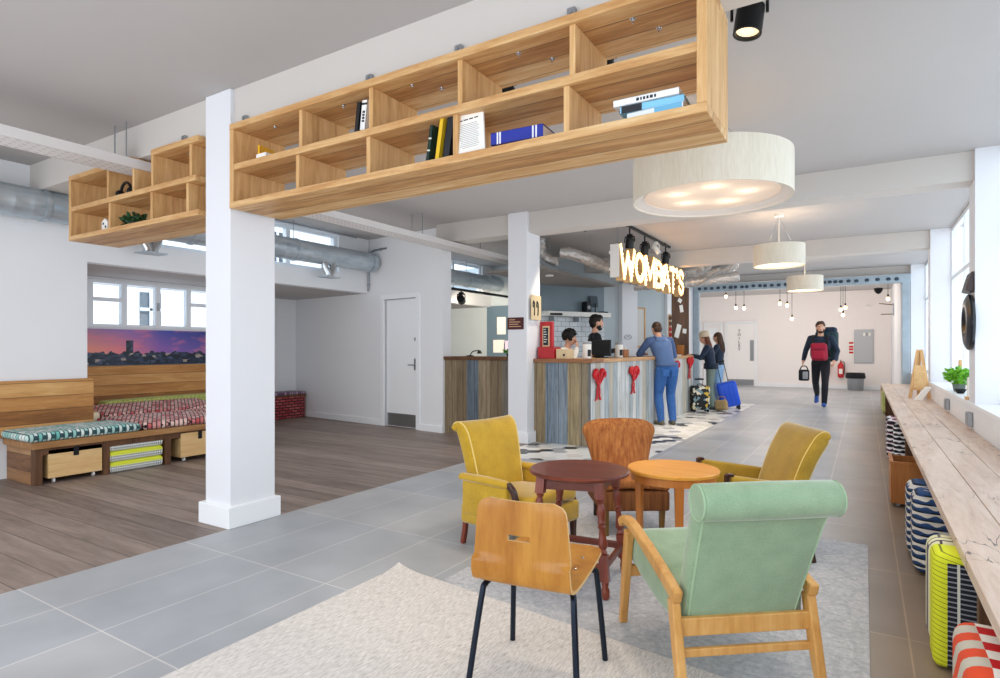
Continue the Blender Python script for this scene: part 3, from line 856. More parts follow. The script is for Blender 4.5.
# ------------------------------------------------------------------ drum pendants
def pendant(label, x, y, r, z0, h, w, inner, group=None):
    t = thing('pendant_lamp', label, 'lamp', (x, y, z0), 0, group)
    MB().lathe([(r, 0), (r, h), (r-.008, h), (r-.008, 0), (r, 0)], (0, 0, 0), 64, cap=False).build('lamp_shade', LINEN, t)
    if inner:
        MB().lathe([(r-.009, .004), (r-.009, .012), (r*.85, .045), (r*.85, .035)], (0, 0, 0), 64, cap=False).build('inner_ring', plain('ring_white', '#f0e6dc', .5), t)
    m, nt, b = newmat('lamp_diffuser')
    b.inputs['Base Color'].default_value = C('#e8e2e0'); b.inputs['Roughness'].default_value = .6
    b.inputs['Emission Color'].default_value = C('#ffe9d2'); b.inputs['Emission Strength'].default_value = .12 if inner else 1.2
    tl = nd(nt, 'ShaderNodeBsdfTranslucent', {'Color': C('#f4e2cf')})
    mx = nd(nt, 'ShaderNodeMixShader', {0: .6, 1: b.outputs[0], 2: tl.outputs[0]})
    nt.links.new(mx.outputs[0], nt.nodes['Material Output'].inputs['Surface'])
    MB().lathe([(0.001, .04 if inner else .02), (r*.85 if inner else r-.01, .04 if inner else .02)], (0, 0, 0), 64, cap=False).build('diffuser', m, t)
    for k in range(3):
        a = 2*PI*k/3+.5
        MB().tube([(math.cos(a)*r*.6, math.sin(a)*r*.6, h), (0, 0, min(h+.45, ZC-z0-.02))], .0025, 6).build('suspension_wire', STEEL, t)
    MB().tube([(0, 0, h+.02), (0, 0, ZC-z0-.025)], .006, 8).build('cord', PAPER, t)
    MB().lathe([(.06, ZC-z0-.03), (.06, ZC-z0)], (0, 0, 0), 20).build('ceiling_rose', PAPER, t)
    for k in range(3):
        a = 2*PI*k/3+.5
        MB().tube([(0, 0, h-.02), (math.cos(a)*(r-.008), math.sin(a)*(r-.008), h-.02)], .005, 6).build('spoke', STEEL, t)
    spots = [(0, 0)] if not inner else [(.45*r*math.cos(a), .45*r*math.sin(a)) for a in [2*PI*k/5 for k in range(5)]]
    for sx, sy in spots:
        l = bpy.data.lights.new('lamp_bulb', 'POINT'); l.energy = w; l.color = (1, .82, .62); l.shadow_soft_size = .035
        lo = bpy.data.objects.new('lamp_bulb', l); COL.objects.link(lo); lo.parent = t; lo.location = (sx, sy, .12)
    return t
pendant('huge cream drum lamp hanging beside the end of the long oak shelf', -.98, 4.6, .565, 2.36, .31, .75, True)
pendant('nearer of the two small cream drum lamps over the walkway', -.98, 8.8, .32, 2.37, .28, 12, False)
pendant('farther of the two small cream drum lamps, close to the blue girder', -.98, 12.9, .32, 2.38, .28, 12, False)

# ------------------------------------------------------------------ spotlights
def spot(label, loc, tilt=(0, 0, 0), track=True, w=8, group=None, sc_=1, drop=.0, aim=None):
    t = thing('spotlight', label, 'spotlight', loc, 0, group)
    if drop: MB().tube([(0, 0, 0), (0, 0, -drop)], .012, 8).build('stem', BLK, t)
    MB().box(-.045*sc_, .045*sc_, -.02, .02, -.03-drop, -drop).build('adaptor', BLK, t, False, .003)
    a = MB().tube([(-.075*sc_, 0, -.05-drop), (-.085*sc_, 0, -.06-drop), (-.085*sc_, 0, -.12-drop)], .008, 8).tube([(.075*sc_, 0, -.05-drop), (.085*sc_, 0, -.06-drop), (.085*sc_, 0, -.12-drop)], .008, 8).box(-.08*sc_, .08*sc_, -.012, .012, -.05-drop, -.03-drop)
    a.build('yoke', BLK, t)
    R = Matrix.Rotation(tilt[0], 3, 'X') @ Matrix.Rotation(tilt[1], 3, 'Y')
    if aim: R = V((0, 0, -1)).rotation_difference(V(aim)-V(loc)).to_matrix()
    M4 = Matrix.Translation((0, 0, -.13-drop)) @ R.to_4x4()
    h = MB().lathe([(.02, .085), (.05*sc_, .08), (.068*sc_, .06), (.07*sc_, -.08), (.06*sc_, -.08), (.056*sc_, -.06)], (0, 0, 0), 24)
    h.xform(M4); hd = h.build('lamp_head', BLK, t)
    g = MB().lathe([(.001, -.062), (.056*sc_, -.062)], (0, 0, 0), 20, cap=False); g.xform(M4)
    g.build('lens', plain('warm_lens', '#fff2dc', .3, emit='#ffdca8', estr=1.0), hd)
    if w:
        l = bpy.data.lights.new('spot_beam', 'SPOT'); l.energy = w; l.color = (1, .84, .64); l.spot_size = 1.2; l.spot_blend = .6; l.shadow_soft_size = .04
        lo = bpy.data.objects.new('spot_beam', l); COL.objects.link(lo); lo.parent = t
        lo.matrix_local = M4 @ Matrix.Translation((0, 0, -.085))
    return t
spot('large black spotlight on the ceiling above the end of the oak shelf', (-.50, 3.25, ZC), (-.1, .12), w=40)
spot('black ceiling spotlight seen through the top row of the oak shelf, right one', (-1.32, 3.3, ZC), (-.1, .05), w=40)
spot('glowing ceiling spotlight seen through the top row of the oak shelf, middle one', (-2.0, 3.3, ZC), (.5, -.2), w=50)
spot('single black spotlight on the ceiling just left of the track over the sign', (-3.25, 7.45, ZC), (0, .3), w=90)
tk = thing('lighting_track', 'black ceiling track carrying spotlights above the lit sign', 'track', (-2.93, 7.7, ZC-.04))
MB().box(-.02, .02, 0, 2.8, 0, .035).build('rail', BLK, tk, False, .003)
for k in (0.4, 2.4): MB().box(-.026, .026, k, k+.08, -.005, .04).build('clip', BLK, tk, False)
trackpos = (8.4, 9.1, 10.25)
for y, s in zip(trackpos, ('nearest of the three black track spotlights above the sign, over the W', 'middle one of the three black track spotlights above the sign', 'farthest of the three black track spotlights above the sign')):
    spot(s, (-2.93, y, ZC-.045), (.1, .12), w=130, drop=.09, sc_=.88)
t = spot('small white spotlight on the track between two black ones', (-2.93, 9.7, ZC-.045), (.4, -.5), w=0, sc_=.6)
for ch in t.children: 
    if ch.name.startswith(('lamp_head', 'yoke', 'adaptor')): ch.data = ch.data.copy(); ch.data.materials[0] = PAPER
spot('black spotlight aimed at the white wall of the reception nook', (-6.1, 8.6, 2.28), w=260, drop=.02, aim=(-7.3, 11.1, 1.5))
nr = MB().box(-6.13, -6.07, 7.35, 10.9, 2.28, 2.32).build('lighting_track', BLK, None, False, label='black ceiling track in the reception nook above the counter', cat='track')

# ------------------------------------------------------------------ illuminated letters
LETF = plain('letter_face', '#fff1d4', .4, emit='#ffcd84', estr=1.3)
LETS = plain('sign_white', '#e8e4de', .5)
LETR = plain('letter_return_glow_tint', '#d6b07c', .5)  # amber glow of the bulbs on the letter sides, put into their colour
BULB = plain('bulb_glow', '#fff6e0', .3, emit='#ffe9bd', estr=4)
sg = thing('illuminated_sign', 'row of glowing bulb-lit letters hanging above the reception desk', 'sign', (-2.95, 8.05, 2.27))
STROKES = {  # centre lines of bold slab letters in a 1 x 1 box
 'W': [[(0, 1), (.25, 0)], [(.25, 0), (.5, .8)], [(.5, .8), (.75, 0)], [(.75, 0), (1, 1)]],
 'O': [[(.5+.42*math.sin(2*PI*k/20), .5+.45*math.cos(2*PI*k/20)) for k in range(21)]],
 'M': [[(.08, 0), (.08, 1)], [(.08, 1), (.5, .25)], [(.5, .25), (.92, 1)], [(.92, 1), (.92, 0)]],
 'B': [[(.12, 0), (.12, 1)], [(.12, .96), (.55, .96), (.78, .88), (.82, .74), (.75, .6), (.5, .54), (.12, .54)], [(.5, .54), (.8, .46), (.9, .28), (.82, .1), (.55, .04), (.12, .04)]],
 'A': [[(.02, 0), (.5, 1)], [(.5, 1), (.98, 0)], [(.2, .32), (.8, .32)]],
 'T': [[(.5, 0), (.5, 1)], [(0, .94), (1, .94)]],
 "'": [[(.5, .7), (.5, 1)]],
 'S': [[(.86, .78), (.74, .93), (.5, .98), (.24, .92), (.14, .75), (.24, .58), (.5, .5), (.78, .42), (.88, .25), (.76, .08), (.5, .02), (.24, .08), (.12, .24)]],
}
adv = {'W': .66, 'O': .5, 'M': .58, 'B': .44, 'A': .5, 'T': .42, "'": .16, 'S': .42}
_b0 = MB().ell((0, 0, 0), (.012, .012, .012), 8, 6).build('bulb', BULB)
BULBME = _b0.data; bpy.data.objects.remove(_b0)
gy = 0; HT = .47; DEP = .11
for ch in "WOMBAT'S":
    wd = adv[ch]*.88 if ch != "'" else .12
    L = MB(); F = MB(); bl = []
    for s in STROKES[ch]:
        pts = [V((0, gy+.03+p[0]*wd, .03+p[1]*(HT-.06))) for p in s]
        hw = .056
        for i in range(len(pts)-1):
            a, c = pts[i], pts[i+1]
            tdir = (c-a).normalized(); nn = V((0, -tdir.z, tdir.y))*hw
            a2, c2 = a-tdir*hw*.75, c+tdir*hw*.75
            L.prism([a2-nn, c2-nn, c2+nn, a2+nn], (-DEP, 0, 0))
            F.prism([a2-nn*.8+V((.001, 0, 0)), c2-nn*.8+V((.001, 0, 0)), c2+nn*.8+V((.001, 0, 0)), a2+nn*.8+V((.001, 0, 0))], (.004, 0, 0))
            m = max(1, round((c-a).length/.075))
            for k in range(m):
                q = a+(c-a)*((k+.5)/m)
                bl.append(q+V((.014, 0, 0)))
    lt = L.build('letter', LETR, sg, False)
    F.build('letter_face', LETF, lt, False)
    for q in bl:
        bo = bpy.data.objects.new('bulb', BULBME); COL.objects.link(bo); bo.parent = lt; bo.location = q
    gy += adv[ch]*.94
sgw = gy
MB().box(-DEP-.045, -DEP-.015, -.03, sgw, .10, .14).box(-DEP-.045, -DEP-.015, -.03, sgw, .34, .38).build('mounting_rail', LETS, sg, False)
MB().box(-DEP-.015, -DEP, -.03, sgw, .045, HT-.06).build('back_board', wood('sign_board', [(.3, '#5a3318'), (.6, '#84522a'), (.85, '#a06a3a')], 1, 2, 8, .6), sg, False)
MB().box(-DEP-.02, 0, -.045, -.03, 0, HT).build('end_plate', LETS, sg, False)
for y in (.3, 1.75, sgw-.3): MB().tube([(-DEP-.03, y, .36), (-DEP-.03, y, ZC-2.27)], .006, 6).build('hanger_rod', STEEL, sg)
# ------------------------------------------------------------------ timber seating in the left alcove
BX = -6.42
bn = thing('timber_bench', 'rustic timber platform bench along the left wall with open bays below', 'bench', (BX, 2.37, 0))
MB().box(-.62, .03, -.03, 2.55, .335, .40).build('seat_board', RUSTIC, bn, False, .006)
MB().box(-1.8, -.62, .72, 2.55, .335, .40).build('seat_board', RUSTIC, bn, False, .006)
MB().box(-1.97, -1.8, .72, 3.8, .335, .40).build('seat_board', RUSTIC, bn, False, .006)
MB().box(-1.97, -1.83, 3.74, 3.79, 0, .335).build('end_panel', RUSTICX, bn, False, .004)
MB().box(-1.87, -1.83, 2.55, 3.74, 0, .335).build('riser', DARKW, bn, False, .004)
MB().box(-.62, -.08, 0, .04, 0, .335).build('end_panel', RUSTICX, bn, False, .004)
for y in (.0, .57, 1.18, 1.80, 2.48): MB().box(-.09, .0, y, y+.06, 0, .335).build('post', DARKW, bn, False, .004)
MB().box(-.60, -.57, .04, 2.5, 0, .335).build('back_panel', DARKW, bn, False)
MB().box(-.045, -.005, 0.002, 2.548, .27, .333).build('front_rail', DARKW, bn, False, .004)
MB().box(LX+.005, LX+.075, .6, 3.10, .402, .94).build('backrest_panel', PANELW, None, False, .005, label='lower warm timber backrest against the white wall by the turquoise cushion', cat='backrest')
MB().box(AX2+.005, AX2+.06, 3.08, 6.15, .402, 1.03).build('backrest_panel', PANELW, None, False, .004, label='taller timber backrest below the skyline picture in the alcove', cat='backrest')

def cushion(label, x0, x1, y0, y1, z0, z1, mat, group=None, puff=.015, r=.035, name='seat_cushion', cat='cushion', rot=None, loc=None, trim=None):
    cx, cy = (x0+x1)/2, (y0+y1)/2
    hx, hy = (x1-x0)/2, (y1-y0)/2
    hz = z1-z0
    def df(p):
        u, v = p.x/hx, p.y/hy
        k = max(0, (1-u*u))*max(0, (1-v*v))
        if p.z > hz*.5: p.z += puff*(k-.4)
        s = 1+.02*math.sin(PI*p.z/hz)
        p.x *= s; p.y *= s
        return p
    mb = MB().rbox(-hx, hx, -hy, hy, 0, hz, r, 3, (6, 6, 2), df)
    return mb.build(name, mat, None, label=label, cat=cat, group=group, loc=loc or (cx, cy, z0), rot=rot)
TEALW = weave('teal_weave', '#e8efea', '#6db8b0', '#2a4a4e', .06, .034, .005)
REDW = weave('red_weave', '#c2303c', '#f0cfc4', '#2b1a20', .075, .042, .006, (0, 0, .5))
GREENW = weave('lime_weave', '#a8b24c', '#8ea047', '#c9c98a', .05, .03, .003)
STRW = bands('orange_stripe', 0, .075, [(0, '#e3b566'), (.45, '#7a3f22'), (.55, '#f0e2c4'), (.8, '#2a2324')], .85)
cushion('turquoise and white woven seat cushion on the near end of the timber bench', -6.96, BX+.05, 2.30, 3.27, .402, .49, TEALW)
cushion('red and black woven seat cushion beside the turquoise one', -7.38, BX+.04, 3.31, 4.3, .402, .485, REDW)
cushion('red woven seat cushion half hidden by the white column', -7.38, BX+.04, 4.32, 4.9, .402, .485, REDW)
cushion('red woven cushion propped up in the middle of the alcove platform', -8.10, -7.42, 3.42, 4.9, .402, .50, REDW, rot=(0, .10, 0), loc=(-7.74, 4.15, .44))
cushion('orange, black and white striped cushion in the alcove corner', -8.3, -7.45, 3.12, 3.38, .402, .54, STRW, puff=.0)
cushion('lime green seat cushion against the taller backrest under the picture', -8.33, -8.12, 3.75, 5.8, .402, .60, GREENW)
# crates on castors and a stack of striped cushions in the bays
def crate(label, y0, y1, x, front):
    W = y1-y0
    t = thing('storage_crate', label, 'crate', (x, y0, 0))
    MB().box(-.018, 0, 0, W, .05, .315).build('front_panel', front, t, False, .003)
    MB().box(-.46, -.018, 0, .015, .05, .31).box(-.46, -.018, W-.015, W, .05, .31).box(-.46, -.445, .015, W-.015, .05, .31).box(-.445, -.018, .015, W-.015, .05, .065).build('box_body', front, t, False, .002)
    MB().box(-.002, .006, W*.5-.022, W*.5+.022, .235, .32).build('strap', BLKM, t, False)
    for yy in (.06, W-.06):
        for xx in (-.05, -.4):
            c = MB().lathe([(.022, -.008), (.022, .008)], (xx, yy, .023), 14, Matrix.Rotation(PI/2, 3, 'X')).build('caster', PAPER, t)
            MB().box(xx-.012, xx+.012, yy-.012, yy+.012, .03, .05).build('caster_bracket', STEEL, c, False)
crate('pale plywood crate on castors in the near bay of the timber bench', 2.475, 2.93, BX-.005, CRATEW)
crate('pale plywood crate on castors half hidden behind the white column', 3.72, 4.16, BX+.0, CRATEW)
STK, nt, b = newmat('striped_weave')
sp = nd(nt, 'ShaderNodeSeparateXYZ', {0: coords(nt)})
fr = mathn(nt, 'DIVIDE', sp.outputs[2], .105)
col = ramp(nt, fr, [(0, '#c9ccc8'), (.22, '#5b6068'), (.36, '#d5d8d4'), (.46, '#4a4f57'), (.58, '#dfe08a'), (.66, '#d8df3e')], 'CONSTANT')
k = mathn(nt, 'LESS_THAN', mathn(nt, 'FRACT', mathn(nt, 'DIVIDE', mathn(nt, 'ADD', sp.outputs[0], sp.outputs[1]), .022)), .4)
inb = mathn(nt, 'LESS_THAN', fr, .58)
nt.links.new(mixc(nt, mathn(nt, 'MULTIPLY', k, inb), col, '#e8ebe6'), b.inputs['Base Color'])
b.inputs['Roughness'].default_value = .9
for i, nm in enumerate(('bottom', 'middle', 'top')):
    cushion('lime and grey striped cushion, %s of the three stacked under the timber bench' % nm, -6.95, BX-.01, 3.0, 3.53, .004+i*.107, .109+i*.107, STK, puff=.0, r=.025)
# woven bench in the deep corner beyond the column
DKR = weave('dark_red_weave', '#9c2433', '#c05a5a', '#241318', .13, .05, .01, axes=(1, 2))
PURW = weave('purple_weave', '#5a3a5e', '#b9a0b4', '#3a1c30', .1, .05, .008)
fb = thing('woven_bench', 'low red woven bench in the deep corner beyond the white column', 'bench', (-9.17, 6.3, 0))
MB().rbox(0, .36, 0, 1.15, .0, .40, .02, 2).build('base', DKR, fb)
MB().box(.0, .37, -.01, 1.16, .385, .42).build('rim', DARKW, fb, False, .004)
cushion('purple and pink woven cushion on the red woven bench', -9.16, -8.79, 6.3, 7.44, .421, .475, PURW, puff=.005, r=.02)

# skyline picture
SKY, nt, b = newmat('skyline_print')
sp = nd(nt, 'ShaderNodeSeparateXYZ', {0: coords(nt)})
yy = nd(nt, 'ShaderNodeMapRange', {0: sp.outputs[1], 1: 0, 2: 2.1}).outputs[0]
zz = nd(nt, 'ShaderNodeMapRange', {0: sp.outputs[2], 1: .0, 2: .5}).outputs[0]
n = nd(nt, 'ShaderNodeTexNoise', {'Vector': coords(nt, (1, 2.2, 7), (0, 0, 0), (.25, 0, 0)), 'Scale': 1.3, 'Detail': 5})
low = ramp(nt, yy, [(0, '#f2a27c'), (.3, '#e9838a'), (.55, '#8d5fae'), (1, '#3a4fa5')])
hi = ramp(nt, yy, [(0, '#a9788f'), (.35, '#8a67b2'), (.6, '#3c4aa8'), (1, '#1d2d70')])
skyc = mixc(nt, nd(nt, 'ShaderNodeMapRange', {0: zz, 1: .42, 2: .95}).outputs[0], low, hi)
skyc = mixc(nt, mathn(nt, 'MULTIPLY', nd(nt, 'ShaderNodeMapRange', {0: n.outputs['Fac'], 1: .5, 2: .66}).outputs[0], .6), skyc, '#e47a8f')
vor = nd(nt, 'ShaderNodeTexVoronoi', {'Vector': coords(nt, (1, 9, 16)), 'Scale': 2.0}, distance='CHEBYCHEV')
city = ramp(nt, nd(nt, 'ShaderNodeSeparateXYZ', {0: vor.outputs['Color']}).outputs[0], [(0, '#0e1626'), (.35, '#1b2740'), (.6, '#2d3a55'), (.8, '#46506a'), (.93, '#a89a8c')], 'CONSTANT')
hz = nd(nt, 'ShaderNodeTexNoise', {'Vector': coords(nt, (0, 1, 0)), 'Scale': 9, 'Detail': 4})
lim = mathn(nt, 'ADD', .34, mathn(nt, 'MULTIPLY', mathn(nt, 'SUBTRACT', hz.outputs['Fac'], .5), .35))
lim = mathn(nt, 'MAXIMUM', lim, mathn(nt, 'MULTIPLY', mathn(nt, 'LESS_THAN', mathn(nt, 'ABSOLUTE', mathn(nt, 'SUBTRACT', yy, .36)), .022), .66))
nt.links.new(mixc(nt, mathn(nt, 'LESS_THAN', zz, lim), skyc, city), b.inputs['Base Color'])
b.inputs['Roughness'].default_value = .3
pc = thing('picture', 'wide panoramic picture of a city skyline at sunset in the alcove', 'picture', (AX2+.003, 3.40, 1.035))
MB().box(0, .02, 0, 2.0, 0, .475).build('print', SKY, pc, False)

# ------------------------------------------------------------------ long window bench on the right
FX = .31
lb = thing('window_bench', 'long plank-topped bench running under the right windows', 'bench', (FX, 0, 0))
secs = [(.2, 2.68), (2.685, 7.0), (7.005, 11.2), (11.205, 15.35)]
for a, c in secs:
    for k in range(3):
        w0 = (WX-FX-.003)*k/3
        MB().box(w0+.0015, (WX-FX-.003)*(k+1)/3-.0015, a, c, .455, .50).build('plank', BENCHW, lb, False, .003)
for y in (.3, 2.62, 4.8, 6.95, 9.1, 11.15, 13.2):
    MB().box(.03, .54, y, y+.05, 0, .455).build('support_panel', DARKW, lb, False, .003)
MB().box(.0, .54, 15.28, 15.33, 0, .455).build('end_panel', CRATEW, lb, False, .003)
MB().box(.50, .53, .3, 15.28, .0, .455).build('back_panel', DARKW, lb, False)

def standcush(label, y0, y1, z1, mat, side=None, x0=.23, x1=.72, group=None, edge=None, r=.05):
    """seat cushion stored on its edge under the bench"""
    W, D = x1-x0, y1-y0
    def df(p):
        u, w = (p.x-W/2)/(W/2), (p.z-z1/2)/(z1/2)
        k = max(0, 1-u*u)*max(0, 1-w*w)
        p.y += (.018 if p.y > D/2 else -.018)*k
        return p
    t = thing('stored_cushion', label, 'cushion', (x0, y0, .006), 0, group)
    MB().rbox(0, W, 0, D, 0, z1, r, 4, (5, 2, 5), df).build('cover', mat, t)
    if edge:
        b = MB()
        for z in edge[1]: b.box(-.004, .012, .03, D-.03, z, z+edge[2])
        b.build('edge_trim', edge[0], t, False)
    return t
def chainrows(name, ca, cb, cc, rh, bw):
    """woven rows wrapping round a cushion: rows along z, staggered dashes"""
    m, nt, b = newmat(name)
    sp = nd(nt, 'ShaderNodeSeparateXYZ', {0: coords(nt)})
    row = mathn(nt, 'DIVIDE', sp.outputs[2], rh)
    par = mathn(nt, 'MULTIPLY', mathn(nt, 'MODULO', mathn(nt, 'FLOOR', row), 2), .5)
    a = mathn(nt, 'FRACT', mathn(nt, 'ADD', mathn(nt, 'DIVIDE', mathn(nt, 'ADD', sp.outputs[0], sp.outputs[1]), bw), par))
    fr = mathn(nt, 'FRACT', row)
    wv = mathn(nt, 'ADD', fr, mathn(nt, 'MULTIPLY', mathn(nt, 'SINE', mathn(nt, 'MULTIPLY', a, 6.283)), .18))
    col = mixc(nt, mathn(nt, 'GREATER_THAN', wv, .62), ca, cb)
    col = mixc(nt, mathn(nt, 'MULTIPLY', mathn(nt, 'LESS_THAN', fr, .18), mathn(nt, 'LESS_THAN', a, .6)), col, cc)
    nt.links.new(col, b.inputs['Base Color']); b.inputs['Roughness'].default_value = .85
    h = mathn(nt, 'SINE', mathn(nt, 'MULTIPLY', fr, 3.1416))
    bump(nt, b, h, .9, .02)
    return m
BLUEW = chainrows('navy_weave', '#2b4a78', '#d8d2c8', '#141c2c', .043, .075)
PINKW = chainrows('black_pink_weave', '#1c1c24', '#e6dfe2', '#8f3a5c', .05, .085)
GREYW = chainrows('black_white_weave', '#22242c', '#e8e8ea', '#55585f', .045, .06)
YELW, nt, b = newmat('yellow_black_weave')
sp = nd(nt, 'ShaderNodeSeparateXYZ', {0: coords(nt)})
fr = mathn(nt, 'FRACT', mathn(nt, 'DIVIDE', mathn(nt, 'ADD', sp.outputs[2], mathn(nt, 'MULTIPLY', sp.outputs[0], .25)), .019))
yel = mixc(nt, mathn(nt, 'LESS_THAN', fr, .14), '#dbe02c', '#7f8418')
fb2 = mathn(nt, 'FRACT', mathn(nt, 'DIVIDE', sp.outputs[2], .019))
colm = mathn(nt, 'FRACT', mathn(nt, 'DIVIDE', sp.outputs[0], .075))
blk = mixc(nt, mathn(nt, 'MULTIPLY', mathn(nt, 'LESS_THAN', fb2, .3), mathn(nt, 'GREATER_THAN', colm, .12)), '#1a1c24', '#8a8c94')
blk = mixc(nt, mathn(nt, 'LESS_THAN', colm, .12), blk, '#d8d8c8')
front = mathn(nt, 'MULTIPLY', mathn(nt, 'GREATER_THAN', sp.outputs[0], .045), mathn(nt, 'LESS_THAN', sp.outputs[2], .415))
nt.links.new(mixc(nt, front, yel, blk), b.inputs['Base Color']); b.inputs['Roughness'].default_value = .85
CREAMW = weave('cream_weave', '#e6e2c0', '#d8d69a', '#4a3f4a', .09, .045, .005)
GING, nt, b = newmat('gingham')
v = coords(nt, rot=(.0, .0, .0))
sp = nd(nt, 'ShaderNodeSeparateXYZ', {0: v})
q = .055
def sq(s): return mathn(nt, 'MODULO', mathn(nt, 'ABSOLUTE', mathn(nt, 'FLOOR', mathn(nt, 'DIVIDE', s, q))), 2)
A1 = mathn(nt, 'ADD', sp.outputs[2], mathn(nt, 'MULTIPLY', sp.outputs[1], 1.0))
c1, c2 = sq(A1), sq(mathn(nt, 'ADD', sp.outputs[0], mathn(nt, 'MULTIPLY', sp.outputs[1], .001)))
colr = mixc(nt, c1, mixc(nt, c2, '#c8c0b0', '#c8191f'), mixc(nt, c2, '#e2502f', '#efeae0'))
nt.links.new(colr, b.inputs['Base Color']); b.inputs['Roughness'].default_value = .9
standcush('red and white checked cushion under the near end of the window bench', 1.98, 2.36, .40, GING, x0=.235)
standcush('yellow and black striped cushion on edge under the bench, beside the checked one', 2.86, 3.02, .45, YELW, r=.03)
standcush('cream and yellow woven cushion hidden behind the yellow and black one', 3.05, 3.23, .44, CREAMW)
standcush('navy and white woven cushion on edge under the window bench, nearer of two', 3.98, 4.24, .45, BLUEW, r=.06)
standcush('navy and white woven cushion, the one right behind its twin under the bench', 4.28, 4.55, .44, BLUEW, x0=.22, r=.06)
standcush('black and white woven cushion beyond the wooden crate under the bench', 7.6, 7.82, .44, GREYW, x0=.27)
standcush('black and pink woven cushion, first beyond the black and white one', 7.9, 8.16, .45, PINKW, x0=.22)
standcush('black and pink woven cushion, second beyond the black and white one', 8.22, 8.5, .45, PINKW, x0=.22)
standcush('lime green woven cushion under the far end of the window bench', 13.6, 14.4, .42, GREENW, x0=.3)
tt = thing('storage_crate', 'orange-brown wooden crate pulled out from under the window bench', 'crate', (.18, 5.62, 0))
MB().box(0, .018, 0, .46, .03, .35).build('front_panel', CRATEO, tt, False, .003)
MB().box(.018, .5, 0, .015, .03, .345).box(.018, .5, .445, .46, .03, .345).box(.485, .5, .015, .445, .03, .345).box(.018, .485, .015, .445, .03, .05).build('box_body', CRATEO, tt, False, .002)
MB().box(-.004, .02, -.004, .464, .335, .36).box(.02, .5, -.004, .02, .335, .36).build('rim', CRATEO, tt, False, .002)
for yy in (.05, .41):
    for xx in (.05, .42): MB().lathe([(.016, -.008), (.016, .008)], (xx, yy, .017), 12, Matrix.Rotation(PI/2, 3, 'X')).build('caster', GREYB, tt)

# sockets, ring mirror and plaque, sill objects
for lab, y in (('metal socket box low on the window wall, near the white pier', 6.95), ('metal socket box low on the window wall, under the plant', 8.7), ('metal socket box low on the window wall, behind the small easel', 11.2)):
    s = thing('socket_box', lab, 'socket', (WX-.042, y, .53))
    MB().box(0, .04, 0, .14, 0, .13).build('back_box', STEEL, s, False, .006)
    MB().box(-.004, 0, .012, .128, .012, .118).build('cover_plate', GREYB, s, False)
rg = thing('ring_mirror', 'thick black ring mirror hung on the white pier between windows', 'mirror', (WX-.003, 7.02, 1.5))
M = Matrix.Rotation(-PI/2, 3, 'Y')
MB().lathe([(.10, .005), (.10, .03), (.15, .06), (.21, .055), (.255, .035), (.262, .02), (.255, 0), (.10, .005)], (0, 0, 0), 40, M, cap=False).build('ring', plain('black_gloss', '#10141a', .25), rg)
MB().lathe([(.001, .02), (.105, .02)], (0, 0, 0), 32, M, cap=False).build('mirror_glass', plain('mirror', '#e8ecee', .05, 1), rg)
pq = thing('plaque', 'dark tilted plaque leaning out above the black ring mirror', 'plaque', (WX-.005, 7.02, 1.79), 0)
MB().prism([(0, -.15, -.02), (-.06, -.15, .0), (-.015, -.15, .17), (0, -.15, .17)], (0, .3, 0)).build('board', plain('dark_plaque', '#3a2c2c', .4), pq, False, .004)
MB().box(-.04, .0, -.1, .1, -.005, .012).build('ledge', BLK, pq, False)
ps = thing('potted_plant', 'bright green leafy plant in a glass pot on the window sill', 'plant', (WX+.09, 8.75, SILL+.001))
MB().lathe([(.05, 0), (.065, .09), (.06, .09), (.05, .012)], (0, 0, 0), 20).build('pot', plain('smoked_pot', '#6d7a74', .2), ps)
LEAFB = plain('fresh_leaf', '#79c433', .5, var=.25, vscale=30)
leafball(420, (.12, .2, .1), (0, 0, .19), .065, LEAFB, 'foliage', ps, 5)
MB().tube([(0, 0, .08), (.01, .01, .2)], .008, 6).build('stem', LEAFD, ps)
cp = thing('bowl', 'small black bowl on the sill in front of the green plant', 'bowl', (WX+.06, 8.35, SILL+.001))
MB().lathe([(.03, 0), (.06, .05), (.055, .05), (.028, .008)], (0, 0, 0), 20).build('vessel', BLK, cp)
wf = thing('leaning_picture', 'thin wooden frame leaning behind the plant on the sill', 'frame', (WX+.14, 9.1, SILL+.001))
for a, c in (((-.16, 0), (-.02, .36)), ((.16, 0), (.02, .36))):
    MB().bar([(0, a[0], 0), (0, c[0], c[1])], (1, 0, 0), .025, .03).build('rail', OAKV, wf, False)
MB().bar([(0, -.16, .015), (0, .16, .015)], (1, 0, 0), .025, .03).build('rail', OAKV, wf, False)
st2 = thing('menu_holder', 'stack of white cards in a holder by the white pier on the sill', 'card holder', (WX-.01, 7.34, SILL+.001))
MB().box(0, .1, 0, .09, 0, .03).build('base', OAKV, st2, False)
for k in range(3): MB().box(.02+.025*k, .03+.025*k, .005, .085, .03, .22+.03*k).build('card', PAPER, st2, False)
ez = thing('easel', 'small pale wooden easel standing on the far part of the window bench', 'easel', (.72, 11.0, .501))
for s in (-1, 1):
    MB().bar([(s*.12, 0, 0), (s*.02, .04, .74)], (0, 1, 0), .02, .045).build('leg', OAKV, ez, False)
MB().bar([(0, .22, 0), (0, .05, .72)], (1, 0, 0), .04, .02).build('leg', OAKV, ez, False)
MB().box(-.12, .12, -.04, .0, .13, .16).build('ledge', OAKV, ez, False)
MB().box(-.07, .07, -.02, -.008, .16, .5, Matrix.Rotation(-.06, 4, 'X')).build('board', CRATEW, ez, False)
ez2 = thing('letter_block', 'white slanted block lying against the foot of the easel', 'ornament', (.62, 10.55, .501))
MB().prism([(0, 0, 0), (.1, 0, 0), (.22, 0, .2), (.14, 0, .2)], (0, .06, 0)).build('block', PAPER, ez2, False, .003)
